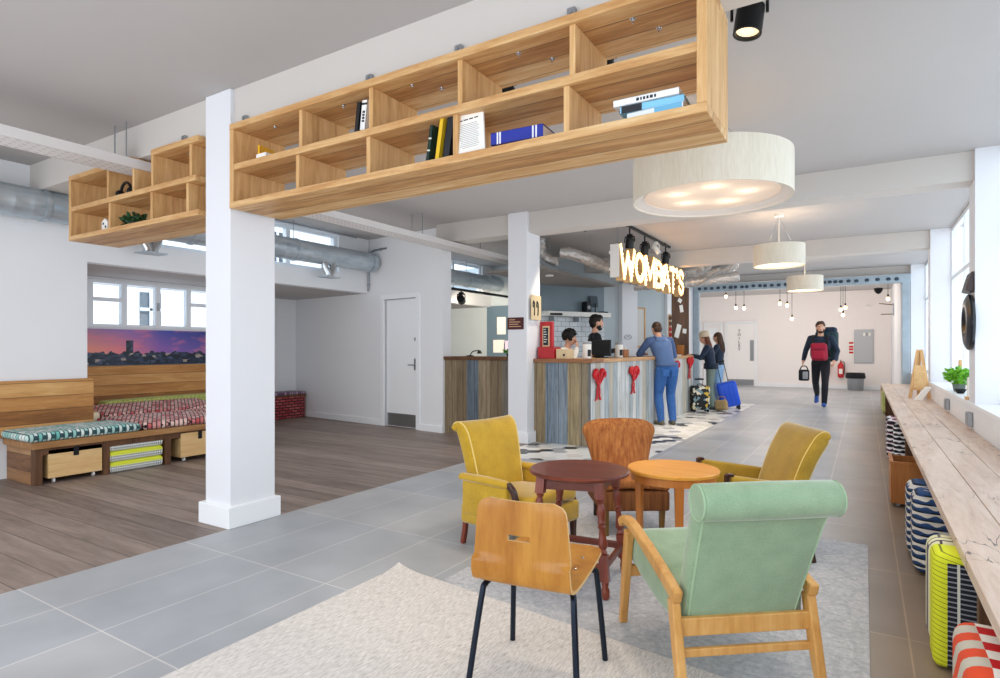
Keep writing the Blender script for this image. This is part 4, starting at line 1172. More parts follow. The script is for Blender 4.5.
# ------------------------------------------------------------------ rugs
def rugmat(name, stops, sc_, stretch, worn=False):
    m, nt, b = newmat(name)
    v = coords(nt, stretch)
    n = nd(nt, 'ShaderNodeTexNoise', {'Vector': v, 'Scale': sc_, 'Detail': 4, 'Roughness': .7})
    col = ramp(nt, n.outputs['Fac'], stops)
    if worn:
        n2 = nd(nt, 'ShaderNodeTexNoise', {'Vector': coords(nt), 'Scale': 5, 'Detail': 6, 'Roughness': .75})
        v2 = nd(nt, 'ShaderNodeTexVoronoi', {'Vector': coords(nt), 'Scale': 9}, feature='DISTANCE_TO_EDGE')
        pat = mathn(nt, 'MULTIPLY', mathn(nt, 'LESS_THAN', v2.outputs['Distance'], .08), n2.outputs['Fac'])
        col = mixc(nt, mathn(nt, 'MULTIPLY', pat, .35), col, '#6d7a86')
        col = mixc(nt, mathn(nt, 'MULTIPLY', n2.outputs['Fac'], .45), col, '#8f9299')
    nt.links.new(col, b.inputs['Base Color'])
    b.inputs['Roughness'].default_value = .95
    bump(nt, b, n.outputs['Fac'], .35, .006)
    return m
RUG1 = rugmat('cream_rug', [(.3, '#a8a39d'), (.5, '#d2ccc6'), (.7, '#ece6e0')], 34, (7, .8, 1))
RUG2 = rugmat('worn_rug', [(.3, '#a5a7ac'), (.5, '#c2c2c4'), (.7, '#d8d7d6')], 14, (3, 3, 1), True)
def rug(label, corners, z, th, m, curl=None, border=None):
    o = V(corners[0]).to_3d()
    a, b, c, d = [V(p) for p in corners]
    b2 = bmesh.new(); nx, ny = 28, 28
    top = MB()
    def P(u, w, zz):
        p = a*(1-u)*(1-w)+b*u*(1-w)+c*u*w+d*(1-u)*w
        h = 0
        if curl:
            dd = (p-V(corners[curl[0]])).length
            h = curl[1]*max(0, 1-dd/curl[2])**2
        return V((p.x-o.x, p.y-o.y, zz+h))
    vs = [P(i/nx, j/ny, th) for j in range(ny+1) for i in range(nx+1)] + [P(i/nx, j/ny, 0) for j in range(ny+1) for i in range(nx+1)]
    N = (nx+1)*(ny+1); fs = []
    for j in range(ny):
        for i in range(nx):
            k = j*(nx+1)+i
            fs += [(k, k+1, k+nx+2, k+nx+1), (N+k, N+k+nx+1, N+k+nx+2, N+k+1)]
    for i in range(nx):
        fs += [(i, N+i, N+i+1, i+1), (ny*(nx+1)+i, ny*(nx+1)+i+1, N+ny*(nx+1)+i+1, N+ny*(nx+1)+i)]
    for j in range(ny):
        k = j*(nx+1); fs += [(k, k+nx+1, N+k+nx+1, N+k), (k+nx, N+k+nx, N+k+2*nx+1, k+2*nx+1)]
    top._add(vs, fs)
    return top.build('rug', m, None, label=label, cat='rug', loc=(o.x, o.y, z))
rug('worn grey patterned rug under the armchairs and tables', [(-1.93, 1.6), (.02, 1.6), (.02, 4.42), (-1.93, 4.42)], .001, .005, RUG2)
rug('cream striped woven rug in the foreground with one lifted corner', [(-2.26, .6), (-.25, .6), (-.25, 2.32), (-2.26, 2.575)], .0065, .005, RUG1, (3, .022, .16))
RZ = .012  # top of the rugs

# ------------------------------------------------------------------ low tables
t = thing('side_table', 'dark mahogany round table with turned legs and low stretchers', 'table', (-1.315, 2.955, .006), .12)
MB().lathe([(.001, .572), (.25, .572), (.268, .580), (.27, .588), (.262, .597), (.001, .597)], (0, 0, 0), 56).build('tabletop', MAHOG, t)
lp, lb2 = .155, .245
dirs = [(-1, -1), (1, -1), (1, 1), (-1, 1)]
AP = MB()
for i in range(4):
    a, c = V(dirs[i])*lp*.98, V(dirs[(i+1) % 4])*lp*.98
    AP.bar([(a.x, a.y, .53), (c.x, c.y, .545)], (0, 0, 1), .05, .02)
AP.build('apron', MAHOG, t, False, .002)
prof = [(.024, 0), (.022, .02), (.016, .045), (.02, .07), (.028, .085), (.017, .1)]
for d in dirs:
    b0, b1 = V((d[0]*lb2*.82, d[1]*lb2*.82, 0)), V((d[0]*lp, d[1]*lp, .572))
    ax = (b1-b0)
    def at(z): return b0+ax*(z/.572)
    lg = MB()
    zs = [(0, .014), (.012, .02), (.045, .021), (.06, .015), (.075, .019), (.085, .015)]
    lg.tube([at(z) for z, r in zs], [r for z, r in zs], 14)
    lg.bar([at(.085), at(.215)], (1, 0, 0), .042, .042)
    zs = [(.215, .014), (.225, .021), (.24, .014), (.25, .022), (.27, .024), (.30, .018), (.335, .014), (.35, .021), (.36, .014), (.37, .021), (.385, .017), (.42, .0235), (.45, .018), (.462, .013), (.475, .021), (.485, .015)]
    lg.tube([at(z) for z, r in zs], [r for z, r in zs], 14)
    lg.bar([at(.485), at(.572)], (1, 0, 0), .046, .046)
    lg.build('leg', MAHOGV, t, sharp=.8)
for i in range(4):
    a = V((dirs[i][0], dirs[i][1]))*(lb2*.82+(lp-lb2*.82)*.26); c = V((dirs[(i+1) % 4][0], dirs[(i+1) % 4][1]))*(lb2*.82+(lp-lb2*.82)*.26)
    MB().bar([(a.x, a.y, .15), (c.x, c.y, .15)], (0, 0, 1), .036, .02).build('stretcher', MAHOG, t, False, .003)

t = thing('side_table', 'honey-coloured round table with three plain tapered legs', 'table', (-.93, 3.40, .006), 0)
MB().lathe([(.001, .54), (.24, .54), (.252, .546), (.254, .560), (.25, .566), (.001, .566)], (0, 0, 0), 56).build('tabletop', TEAK, t)
MB().lathe([(.20, .50), (.235, .50), (.235, .54), (.20, .54)], (0, 0, 0), 56, cap=False).build('apron', TEAKV, t)
for k in range(3):
    a = math.radians(-65.7+120*k)
    MB().bar([(math.cos(a)*.2, math.sin(a)*.2, 0), (math.cos(a)*.205, math.sin(a)*.205, .54)], (-math.sin(a), math.cos(a), 0), [.03, .05], [.028, .04]).build('leg', TEAKV, t, False, .006)

# ------------------------------------------------------------------ helper: padded slab following a side profile
def pad(w, prof, th, r=.03, wfun=None, n=8, bow=0.0):
    """upholstered slab: prof = side-view centre line [(y, z)], width w across x, thickness th (list or value)"""
    k = len(prof)
    ths = th if isinstance(th, (list, tuple)) else [th]*k
    P = [V((0, y, z)) for y, z in prof]
    rs = []
    for i in range(k):
        tdir = (P[min(i+1, k-1)]-P[max(i-1, 0)]).normalized()
        nn = V((0, -tdir.z, tdir.y))
        hw = (wfun(i/(k-1)) if wfun else w)/2
        ht = ths[i]/2
        ring = []
        m = 36
        for q in range(m):
            a = 2*PI*q/m
            ca, sa = math.cos(a), math.sin(a)
            e = .22
            x = math.copysign(abs(ca)**e, ca)*hw
            y = math.copysign(abs(sa)**.55, sa)*ht
            bb = bow*(1-(x/hw)**2) if hw else 0
            ring.append(P[i]+V((x, 0, 0))+nn*(y-bb))
        rs.append(ring)
    mb = MB().rings(rs)
    def edge(s, f, x=.92):
        out = []
        for i in range(k):
            tdir = (P[min(i+1, k-1)]-P[max(i-1, 0)]).normalized()
            nn = V((0, -tdir.z, tdir.y)); hw = (wfun(i/(k-1)) if wfun else w)/2
            out.append(P[i]+V((s*hw*x, 0, 0))+nn*(f*.82*ths[i]/2))
        return out
    mb.edge = edge
    return mb
def spl(pts, n=6):
    P = [V(p) for p in pts]; out = []
    for i in range(len(P)-1):
        p0, p1, p2, p3 = P[max(i-1, 0)], P[i], P[i+1], P[min(i+2, len(P)-1)]
        for k in range(n):
            t = k/n
            out.append(.5*((2*p1)+(p2-p0)*t+(2*p0-5*p1+4*p2-p3)*t*t+(3*p1-p0-3*p2+p3)*t**3))
    out.append(P[-1]); return out
def spl2(pts, n=6): return [(p.y, p.z) for p in spl([(0, a, b) for a, b in pts], n)]

# ------------------------------------------------------------------ green lounge chair (seen from behind); front = +y, rear legs at y=0
t = thing('armchair', 'sage green velvet lounge chair with open beech frame, back to the viewer', 'armchair', (-.362, 2.295, .0065), facing((-.62, .78)))
hw = .262
for s in (-1, 1):
    MB().bar(spl([(s*hw, -.05, 0), (s*hw, -.005, .17), (s*hw, .035, .34)], 5), (1, 0, 0), .034, [.030, .033, .036, .04, .043, .046, .046, .046, .046, .046, .044]).build('leg', BEECH, t, False, .006)
    MB().bar(spl([(s*hw, .595, 0), (s*hw, .56, .2), (s*hw, .515, .44)], 5), (1, 0, 0), .034, [.028, .031, .034, .038, .042, .045, .046, .046, .046, .045, .042]).build('leg', BEECH, t, False, .006)
    MB().bar(spl([(s*hw, -.005, .355), (s*hw, .12, .395), (s*hw, .32, .447), (s*hw, .47, .478), (s*hw, .555, .478), (s*hw, .605, .448)], 5), (1, 0, 0), [.036]*10+[.042]*16, [.05]*10+[.036]*16).build('armrest', BEECH, t, False, .008)
    MB().bar([(s*.2, .02, .245), (s*.2, .56, .27)], (1, 0, 0), .024, .04).build('side_rail', BEECH, t, False, .003)
MB().bar([(-hw, .015, .245), (hw, .015, .245)], (0, 0, 1), .065, .024).build('rear_rail', BEECH, t, False, .004)
MB().bar([(-hw, .006, .155), (hw, .006, .155)], (0, 0, 1), .03, .02).build('stretcher', BEECH, t, False, .004)
MB().bar([(-hw, .55, .25), (hw, .55, .25)], (0, 0, 1), .05, .022).build('front_rail', BEECH, t, False, .004)
bk = pad(.47, spl2([(.075, .27), (.035, .38), (-.02, .52), (-.075, .655), (-.10, .70)], 6), .095, wfun=lambda u: .445+.055*u)
be = [bk.edge(s, f) for s in (-1, 1) for f in (1,)]
back = bk.build('backrest', GREENF, t, sharp=2)
for e in be: MB().tube(e, .004, 6).build('piping', GREENP, t)
rl = MB().rings([[V((x, -.13+rr*1.0*math.cos(2*PI*q/28), .728+rr*1.05*math.sin(2*PI*q/28))) for q in range(28)] for x, rr in ((-.250, .050), (-.250, .056), (-.24, .060), (0, .062), (.24, .060), (.25, .056), (.25, .050))])
rl.build('head_roll', GREENF, t, sharp=1.2)
for s in (-1, 1):
    pr = back
    MB().tube([(s*.2505, -.13+.057*math.cos(2*PI*q/24), .728+.06*math.sin(2*PI*q/24)) for q in range(24)], .003, 6, True).build('piping', GREENP, t)
seat = pad(.49, spl2([(.05, .29), (.2, .295), (.4, .325), (.54, .355), (.60, .345)], 6), [.15]*7+[.17]*7+[.16]*5+[.14]*3+[.12]*3).build('seat', GREENF, t, sharp=2)

# ------------------------------------------------------------------ moulded ply chair on steel legs
t = thing('plywood_chair', 'moulded golden plywood chair on thin black legs, back to the viewer', 'chair', (-1.05, 2.0, .0115), facing((-.13, .99)))
prof = spl2([(.235, .43), (.10, .408), (-.07, .396), (-.172, .402), (-.207, .44), (-.212, .55), (-.214, .708)], 8)
k = len(prof)
def plyw(i, u):
    w = .19
    rr = .05
    z0 = i/(k-1)
    return w
b = MB()
rs = []
nx = 14
slot = MB()
TH = .012
tot = [0]
for i in range(1, k): tot.append(tot[-1]+math.hypot(prof[i][0]-prof[i-1][0], prof[i][1]-prof[i-1][1]))
for i in range(k):
    y, z = prof[i]
    y0, z0 = prof[max(0, i-1)]; y1, z1 = prof[min(k-1, i+1)]
    td = V((0, y1-y0, z1-z0)).normalized(); nn = V((0, -td.z, td.y))*TH/2
    e = min(tot[i], tot[-1]-tot[i]); rr = .045
    w = (.186 if z < .45 else .186-.022*(z-.45)/.27) - (rr-math.sqrt(max(0, rr*rr-(rr-e)**2)) if e < rr else 0)
    rs.append((V((0, y, z)), nn, w))
# sheet with a hand slot cut out: grid of quads, skipping the slot cells
cols = [-1, -.8, -.6, -.4, -.24, -.16, -.08, 0, .08, .16, .24, .4, .6, .8, 1]
rowsz = [i for i in range(k)]
def isslot(i, j):
    zc = (prof[i][1]+prof[i+1][1])/2; xc = (cols[j]+cols[j+1])/2
    return abs(xc) < .24 and   .578 < zc < .599 and prof[i][0] < -.2
fine = []
for i in range(k): fine.append(i)
vid = {}
def VT(i, j, sd):
    key = (i, j, sd)
    if key not in vid:
        p, nn, w = rs[i]
        cy = .02*(cols[j]**2)*(1 if prof[i][1] > .5 else .35)
        q = p + V((cols[j]*w, 0, 0)) + nn*sd + V((0, cy if prof[i][1] > .5 else 0, 0 if prof[i][1] > .5 else cy*.4))
        vid[key] = b.bm.verts.new(q)
    return vid[key]
def FQ(*a):
    try: f = b.bm.faces.new(a); return f
    except ValueError: return None
cells = {(i, j): not isslot(i, j) for i in range(k-1) for j in range(len(cols)-1)}
for (i, j), on in cells.items():
    if not on: continue
    FQ(VT(i, j, 1), VT(i, j+1, 1), VT(i+1, j+1, 1), VT(i+1, j, 1))
    FQ(VT(i, j, -1), VT(i+1, j, -1), VT(i+1, j+1, -1), VT(i, j+1, -1))
    for di, dj, e0, e1 in ((-1, 0, (i, j), (i, j+1)), (1, 0, (i+1, j), (i+1, j+1)), (0, -1, (i, j), (i+1, j)), (0, 1, (i, j+1), (i+1, j+1))):
        if not cells.get((i+di, j+dj), False):
            f = FQ(VT(*e0, 1), VT(*e1, 1), VT(*e1, -1), VT(*e0, -1))
            if f: f.material_index = 1
b.build('seat_shell', [PLYV, PLYEDGE], t, sharp=.9)
for s in (-1, 1):
    MB().tube(spl([(s*.208, -.20, 0), (s*.178, -.145, .32), (s*.17, -.125, .365), (s*.155, -.09, .379), (s*.14, .0, .379)], 5), .0115, 10).build('leg', STEELB, t)
    MB().tube(spl([(s*.20, .205, 0), (s*.178, .165, .33), (s*.17, .15, .37), (s*.155, .11, .385), (s*.14, .0, .379)], 5), .0115, 10).build('leg', STEELB, t)
    for y in (.03, .13): MB().ell((s*.13, y, .413 if y < .1 else .421), (.006, .006, .003), 10, 6).build('rivet', CHROME, t)
MB().tube([(-.14, 0, .379), (.14, 0, .379)], .0115, 10).build('cross_bar', STEELB, t)

# ------------------------------------------------------------------ mustard armchair
t = thing('armchair', 'mustard yellow velvet armchair with rolled arms, left of the dark table', 'armchair', (-1.90, 3.33, 0), facing((.985, -.17)))
for s in (-1, 1):
    MB().bar(spl([(s*.25, -.265, 0), (s*.25, -.245, .1), (s*.25, -.24, .2)], 4), (1, 0, 0), [.028]*9, [.03]*9).build('leg', MAHOGV if s > 0 else MAHOG, t, False, .003)
    MB().bar([(s*.25, .25, 0), (s*.25, .245, .16)], (1, 0, 0), [.026, .038], [.026, .038]).build('leg', DARKLEG, t, False, .003)
MB().rbox(-.285, .285, -.26, .28, .14, .27, .025, 3, (2, 2, 1)).build('seat_base', YELF, t)
sc2 = MB().rbox(-.235, .235, -.2, .295, .255, .345, .035, 4, (5, 5, 1), lambda p: V((p.x, p.y, p.z+.02*(1-(p.x/.24)**2) + .02*(p.y/.3)))).build('seat_cushion', YELF, t)
def ywide(u): return .42+.15*u**.7
yb_ = pad(.5, spl2([(-.17, .27), (-.205, .42), (-.24, .58), (-.275, .705), (-.305, .745), (-.33, .735)], 6), [.11]*18+[.105, .10, .095, .09, .085, .08, .08, .075, .07, .07, .065, .06, .05], wfun=ywide, bow=-.012)
ye = [yb_.edge(s, -1) for s in (-1, 1)]
yb_ = yb_.build('backrest', YELF, t, sharp=2)
for s in (-1, 1):
    MB().tube(ye[(s+1)//2], .005, 6).build('piping', YELP, t)
    MB().rbox(s*.262-.03, s*.262+.03, -.24, .14, .2, .42, .02, 3, (1, 2, 1)).build('arm_panel', YELF, t)
    MB().esweep([((s*.268, -.27, .43), .02, .014), ((s*.268, -.25, .435), .038, .025), ((s*.268, -.05, .437), .04, .026), ((s*.268, .10, .432), .038, .025), ((s*.268, .13, .43), .03, .02), ((s*.268, .14, .43), .02, .015)], 18).build('armrest', YELP if False else YELF, t)
    MB().bar(spl([(s*.268, .13, .44), (s*.268, .175, .40), (s*.268, .20, .33), (s*.268, .235, .27), (s*.268, .25, .2)], 4), (1, 0, 0), .035, .03).build('arm_front', DARKLEG, t, False, .005)

# ------------------------------------------------------------------ rust striped cocktail chair
t = thing('cocktail_chair', 'rust brown striped fabric chair with wide winged back, behind the tables', 'chair', (-1.43, 4.02, .0065), facing((.55, -.835)))
OL = wood('olive_leg', [(.3, '#4d3414'), (.6, '#7a5a24'), (.85, '#94743a')], 2, 3, 6, .4)
for s in (-1, 1):
    MB().bar([(s*.185, .225, 0), (s*.19, .22, .2)], (1, 0, 0), [.026, .04], [.026, .04]).build('leg', OL, t, False, .003)
    MB().bar([(s*.165, -.27, 0), (s*.17, -.20, .2)], (1, 0, 0), [.026, .036], [.026, .036]).build('leg', DARKLEG, t, False, .003)
MB().rbox(-.235, .235, -.22, .255, .165, .30, .02, 3, (2, 2, 1)).build('seat_base', ORGD, t)
MB().rbox(-.238, .238, -.2, .262, .29, .365, .03, 4, (5, 5, 1), lambda p: V((p.x, p.y, p.z+.025*(1-(p.x/.25)**2)))).build('seat', ORGF, t)
def cw(u): return .36 + .25*(u**1.15) if u < .7 else .36+.25*(u**1.15) - .27*((u-.7)/.3)**2.4
cb = pad(.5, spl2([(-.16, .30), (-.18, .42), (-.205, .54), (-.228, .635), (-.252, .718)], 8), [.09]*26+[.085, .08, .07, .06, .055, .045, .03], wfun=cw, bow=.05)
cb.build('backrest', ORGF, t, sharp=2)

# ------------------------------------------------------------------ olive gold armchair on the right
t = thing('armchair', 'olive gold velvet armchair beyond the green chair, turned to the tables', 'armchair', (-.61, 3.97, .0065), facing((-.86, -.51)))
for s in (-1, 1):
    MB().bar([(s*.25, -.27, 0), (s*.25, -.23, .18)], (1, 0, 0), [.026, .038], [.026, .038]).build('leg', DARKLEG, t, False, .003)
    MB().bar([(s*.25, .25, 0), (s*.25, .245, .18)], (1, 0, 0), [.026, .038], [.026, .038]).build('leg', DARKLEG, t, False, .003)
MB().rbox(-.28, .28, -.24, .28, .15, .27, .025, 3, (2, 2, 1)).build('seat_base', OLIF, t)
MB().rbox(-.235, .235, -.2, .30, .26, .35, .035, 4, (5, 5, 1), lambda p: V((p.x, p.y, p.z+.02*(1-(p.x/.24)**2)))).build('seat_cushion', OLIF, t)
def ow(u): return .45+.07*u
ob = pad(.5, spl2([(-.15, .27), (-.20, .42), (-.26, .58), (-.32, .69), (-.345, .728), (-.365, .728)], 6), [.10]*18+[.10, .10, .095, .09, .085, .08, .075, .07, .065, .06, .055, .05, .04], wfun=ow)
oe = {(s, f): ob.edge(s, f) for s in (-1, 1) for f in (-1, 1)}
ob.build('backrest', OLIF, t, sharp=2)
for s in (-1, 1):
    for f_ in (1, -1):
        MB().tube(oe[(s, f_)], .004, 6).build('piping', YELP, t)
    MB().rbox(s*.262-.025, s*.262+.025, -.22, .22, .2, .48, .018, 3, (1, 3, 1), lambda p: V((p.x, p.y, p.z+(.03*(p.y/.22) if p.z > .3 else 0)))).build('arm_panel', OLIF, t)
    MB().bar(spl([(s*.262, .20, .508), (s*.262, .232, .508), (s*.262, .238, .48), (s*.262, .238, .3), (s*.262, .238, .17)], 4), (1, 0, 0), .036, .018).build('arm_front', DARKLEG, t, False, .005)
# ------------------------------------------------------------------ people: one continuous skin per body
import numpy as np
SKIN = plain('skin', '#d9a58a', .6)
def person(label, loc, rz, H, pose, out, hair=None, headyaw=0, headpitch=0, voxel=.0085, bulk=1.0, handn=None, female=False, beard=None):
    s = H/1.75
    J = {'pelvis': (0, 0, .95), 'waist': (0, 0, 1.09), 'chest': (0, 0, 1.28), 'neckb': (0, -.01, 1.455), 'neck': (0, .005, 1.53), 'head': (0, .025, 1.64)}
    sw = .165 if female else .185
    for k, sg_ in (('L', -1), ('R', 1)):
        J.update({'sh'+k: (sg_*sw, -.01, 1.415), 'el'+k: (sg_*.235, -.03, 1.13), 'wr'+k: (sg_*.235, .05, .89),
                  'hip'+k: (sg_*.088, 0, .92), 'kn'+k: (sg_*.10, .02, .50), 'an'+k: (sg_*.10, -.03, .09), 'toe'+k: (sg_*.115, .14, .035)})
    J.update(pose)
    J = {k: V(v)*s for k, v in J.items()}
    b = MB()
    segs = []       # a, c, ra, rc, region
    def tube(pts, rs, reg):
        pts = [V(p) for p in pts]
        b.tube(pts, [r*s for r in rs], 14)
        for i in range(len(pts)-1): segs.append((pts[i], pts[i+1], rs[i]*s, rs[i+1]*s, reg))
        for p, r in zip(pts, rs): b.ell(p, (r*s*.98,)*3, 12, 8)
    B = bulk; LB = out.get('legs', 1.0)
    xd = (J['shR']-J['shL']).normalized()
    hxd = (J['hipR']-J['hipL']).normalized()
    P = J['pelvis']; up = (J['waist']-P).normalized()
    hipw = .17 if female else .16
    b.esweep([(P-up*.10*s, .10*s, .09*s), (P-up*.05*s, hipw*.95*s, .12*s), (P+up*.02*s, hipw*s*1.02, .122*s), (J['waist'], .142*s*B, .108*s*B), (J['chest'], .168*s*B, .122*s*B),
              (J['chest']*.45+J['neckb']*.55, .172*s*B, .11*s*B), (J['neckb']*.9+J['chest']*.1, .11*s, .075*s), (J['neckb'], .065*s, .06*s)], 24, xd)
    segs.append((P-up*.1*s, P+up*.075*s, .13*s, .135*s, 'bottom')); segs.append((P+up*.085*s, J['waist'], .14*s, .125*s, 'top'))
    segs.append((J['waist'], J['chest'], .125*s, .135*s, 'top')); segs.append((J['chest'], J['neckb'], .135*s, .06*s, 'top'))
    tube([J['neckb'], J['neck'], J['head']-V((0, .015, .04))*s], [.06, .052, .052], 'skin')
    for k in 'LR':
        tube([J['sh'+k]*.75+J['neckb']*.25, J['sh'+k], (J['sh'+k]+J['el'+k])/2, J['el'+k], J['el'+k]*.4+J['wr'+k]*.6, J['wr'+k]], [.062*B, .064*B, .056*B, .047*B, .043*B, .036], out.get('sleeve', 'top'))
        tube([J['hip'+k], J['hip'+k]*.5+J['kn'+k]*.5, J['kn'+k], J['kn'+k]*.6+J['an'+k]*.4, J['an'+k]], [.095*LB, .084*LB, .066*LB, .064*LB, .052*LB], 'bottom')
        # foot
        a, tt = J['an'+k], J['toe'+k]
        dv = (tt-a); dv.z = 0; dv = dv.normalized(); ad = V((-dv.y, dv.x, 0))
        heel = V((a.x, a.y, a.z-.045*s))-dv*.045*s
        b.esweep([(heel-dv*.02*s, .025*s, .03*s), (heel, .036*s, .045*s), (heel+dv*.08*s, .038*s, .042*s), (tt-dv*.04*s, .046*s, .034*s), (tt+dv*.02*s, .036*s, .026*s), (tt+dv*.045*s, .02*s, .016*s)], 16, ad)
        segs.append((heel, tt+dv*.04*s, .05*s, .035*s, 'shoe'))
        # hand: palm, four unequal bent fingers, thumb from the side of the palm
        w = J['wr'+k]; fd = (w-J['el'+k]).normalized()
        pn = V((handn or {}).get(k, (-1 if k == 'R' else 1, 0, -.2)))
        pn = (pn-fd*pn.dot(fd)).normalized(); sd = fd.cross(pn)
        if sd.y < 0 and abs(sd.y) > .2 or (abs(sd.y) <= .2 and sd.z < 0): sd = -sd
        b.esweep([(w-fd*.01*s, .026*s, .02*s), (w+fd*.03*s, .036*s, .017*s), (w+fd*.08*s, .042*s, .015*s), (w+fd*.095*s, .036*s, .012*s)], 14, sd)
        segs.append((w+fd*.01*s, w+fd*.09*s, .035*s, .035*s, 'skin'))
        for q, ln in zip((-1.5, -.5, .5, 1.5), (.058, .072, .078, .07)):
            p0 = w+fd*.075*s+sd*q*.021*s; p1 = p0+fd*ln*.5*s+pn*.006*s; p2 = p1+(fd*.8+pn*.6).normalized()*ln*.35*s; p3 = p2+(fd*.5+pn*.85).normalized()*ln*.3*s
            b.tube([p0, p1, p2, p3], [.0105*s, .0098*s, .0092*s, .008*s], 8)
            segs.append((p0, p3, .012*s, .01*s, 'skin'))
        p0 = w+fd*.03*s+sd*.03*s; p1 = p0+(sd*.8+fd*.6+pn*.2).normalized()*.035*s; p2 = p1+(fd*.9+sd*.15+pn*.3).normalized()*.032*s
        b.tube([p0, p1, p2], [.013*s, .0115*s, .009*s], 8); segs.append((p0, p2, .014*s, .01*s, 'skin'))
    Hc = J['head']
    HM = Matrix.Rotation(headyaw, 3, 'Z') @ Matrix.Rotation(headpitch, 3, 'X')
    def hp(x, y, z): return Hc + HM @ (V((x, y, z))*s)
    b.ell(Hc, (.076*s, .094*s, .105*s), 20, 14, HM)
    b.ell(hp(0, .028, -.055), (.054*s, .062*s, .062*s), 16, 10, HM)
    b.ell(hp(0, .097, -.018), (.0125*s, .02*s, .022*s), 10, 8, HM)
    b.ell(hp(0, .088, .018), (.05*s, .014*s, .011*s), 10, 6, HM)
    b.ell(hp(0, .082, -.058), (.024*s, .014*s, .012*s), 10, 6, HM)
    for e in (-1, 1): b.ell(hp(e*.077, -.005, -.01), (.012*s, .024*s, .033*s), 10, 8, HM)
    segs.append((hp(0, 0, .05), hp(0, .02, -.06), .09*s, .07*s, 'skin'))
    root = thing('person', label, 'person', loc, rz)
    tmp = b.build('body', SKIN, None, False)
    md = tmp.modifiers.new('r', 'REMESH'); md.mode = 'VOXEL'; md.voxel_size = voxel; md.use_smooth_shade = True
    md = tmp.modifiers.new('s', 'SMOOTH'); md.factor = .5; md.iterations = 3
    dg = bpy.context.evaluated_depsgraph_get(); dg.update()
    me = bpy.data.meshes.new_from_object(tmp.evaluated_get(dg))
    bpy.data.objects.remove(tmp)
    regs = ['skin', 'top', 'bottom', 'shoe', 'sleeve2']
    me.materials.clear()
    for r in regs: me.materials.append(out.get(r, SKIN))
    nf = len(me.polygons)
    cen = np.empty(nf*3, np.float32); me.polygons.foreach_get('center', cen); cen = cen.reshape(-1, 3)
    best = np.full(nf, 9e9); idx = np.zeros(nf, np.int32)
    for a, c, ra, rc, reg in segs:
        a_, c_ = np.array(a), np.array(c); d = c_-a_; L2 = max(1e-9, d@d)
        tt = np.clip(((cen-a_)@d)/L2, 0, 1)
        dist = np.linalg.norm(cen-(a_+tt[:, None]*d), axis=1)-(ra+(rc-ra)*tt)
        m = dist < best
        best[m] = dist[m]; idx[m] = regs.index(reg)
    me.polygons.foreach_set('material_index', idx)
    me.polygons.foreach_set('use_smooth', np.ones(nf, bool))
    me.name = 'body'
    o = bpy.data.objects.new('body', me); COL.objects.link(o); o.parent = root
    for e in (-1, 1):
        eb = MB().ell(hp(e*.032, .083, .003), (.0125*s, .008*s, .008*s), 10, 8, HM).build('eye', PAPER, root)
        MB().ell(hp(e*.032, .0895, .003), (.006*s, .003*s, .006*s), 8, 6, HM).build('iris', INK, eb)
        MB().ell(hp(e*.033, .094, .024), (.018*s, .004*s, .004*s), 8, 6, HM).build('eyebrow', out['hair'], root)
    MB().ell(hp(0, .092, -.056), (.022*s, .006*s, .006*s), 10, 6, HM).build('mouth', plain('lips', '#a85a50', .6), root)
    def blob(parts, name, mat, nz=.006, fr=30, parent=root):
        h = MB()
        for c, r in parts: h.ell(hp(*c), tuple(q*s for q in r), 28, 20, HM)
        for v in h.bm.verts:
            v.co += (v.co-Hc).normalized()*noise.noise(v.co*fr)*nz
        return h.build(name, mat, parent, sharp=3)
    if hair == 'short':
        blob([((0, -.014, .03), (.082, .092, .092)), ((0, -.05, -.015), (.076, .055, .07))], 'hair', out['hair'], .004, 60)
    elif hair == 'full':
        blob([((0, -.026, .045), (.092, .1, .09)), ((0, .035, .095), (.066, .05, .035)), ((0, -.055, -.01), (.086, .062, .085))], 'hair', out['hair'], .016, 28)
    elif hair == 'curly':
        rnd = random.Random(4); h = MB()
        for i in range(150):
            d = V((rnd.gauss(0, 1), rnd.gauss(0, 1), rnd.gauss(0, 1))).normalized()
            if d.y > .45 and d.z < .35 or d.z < -.6: continue
            h.ell(hp(d.x*.095, d.y*.105-.012, d.z*.105+.035), (.026*s,)*3, 8, 6)
        h.ell(hp(0, -.012, .035), (.092*s, .1*s, .098*s), 20, 12, HM)
        h.build('hair', out['hair'], root)
    elif hair == 'long':
        blob([((0, -.014, .03), (.086, .098, .092)), ((0, -.05, -.02), (.085, .07, .10))], 'hair', out['hair'], .006, 40)
        lk = MB(); rnd = random.Random(11)
        for i in range(26):
            a = PI*(.02+.96*i/25)
            x, y = .08*math.cos(a), -.02-.072*math.sin(a)
            lk.tube(spl([hp(x, y, .02), hp(x*1.12, y*1.12-.01, -.10), hp(x*1.25+rnd.uniform(-.01, .01), y*1.2-.02, -.20), hp(x*1.2+rnd.uniform(-.02, .02), y*1.15-.02, -.30-rnd.uniform(0, .08))], 4), [.017*s]*8+[.015*s]*3+[.010*s, .004*s], 6)
        lk.build('hair_strands', out['hair'], root)
    if beard:
        blob([((0, .045, -.092), (.045, .05, .032)), ((-.047, .025, -.06), (.018, .042, .045)), ((.047, .025, -.06), (.018, .042, .045))], 'beard', out['hair'], .005, 60)
    root['_s'] = s
    return root, J, hp, s, HM

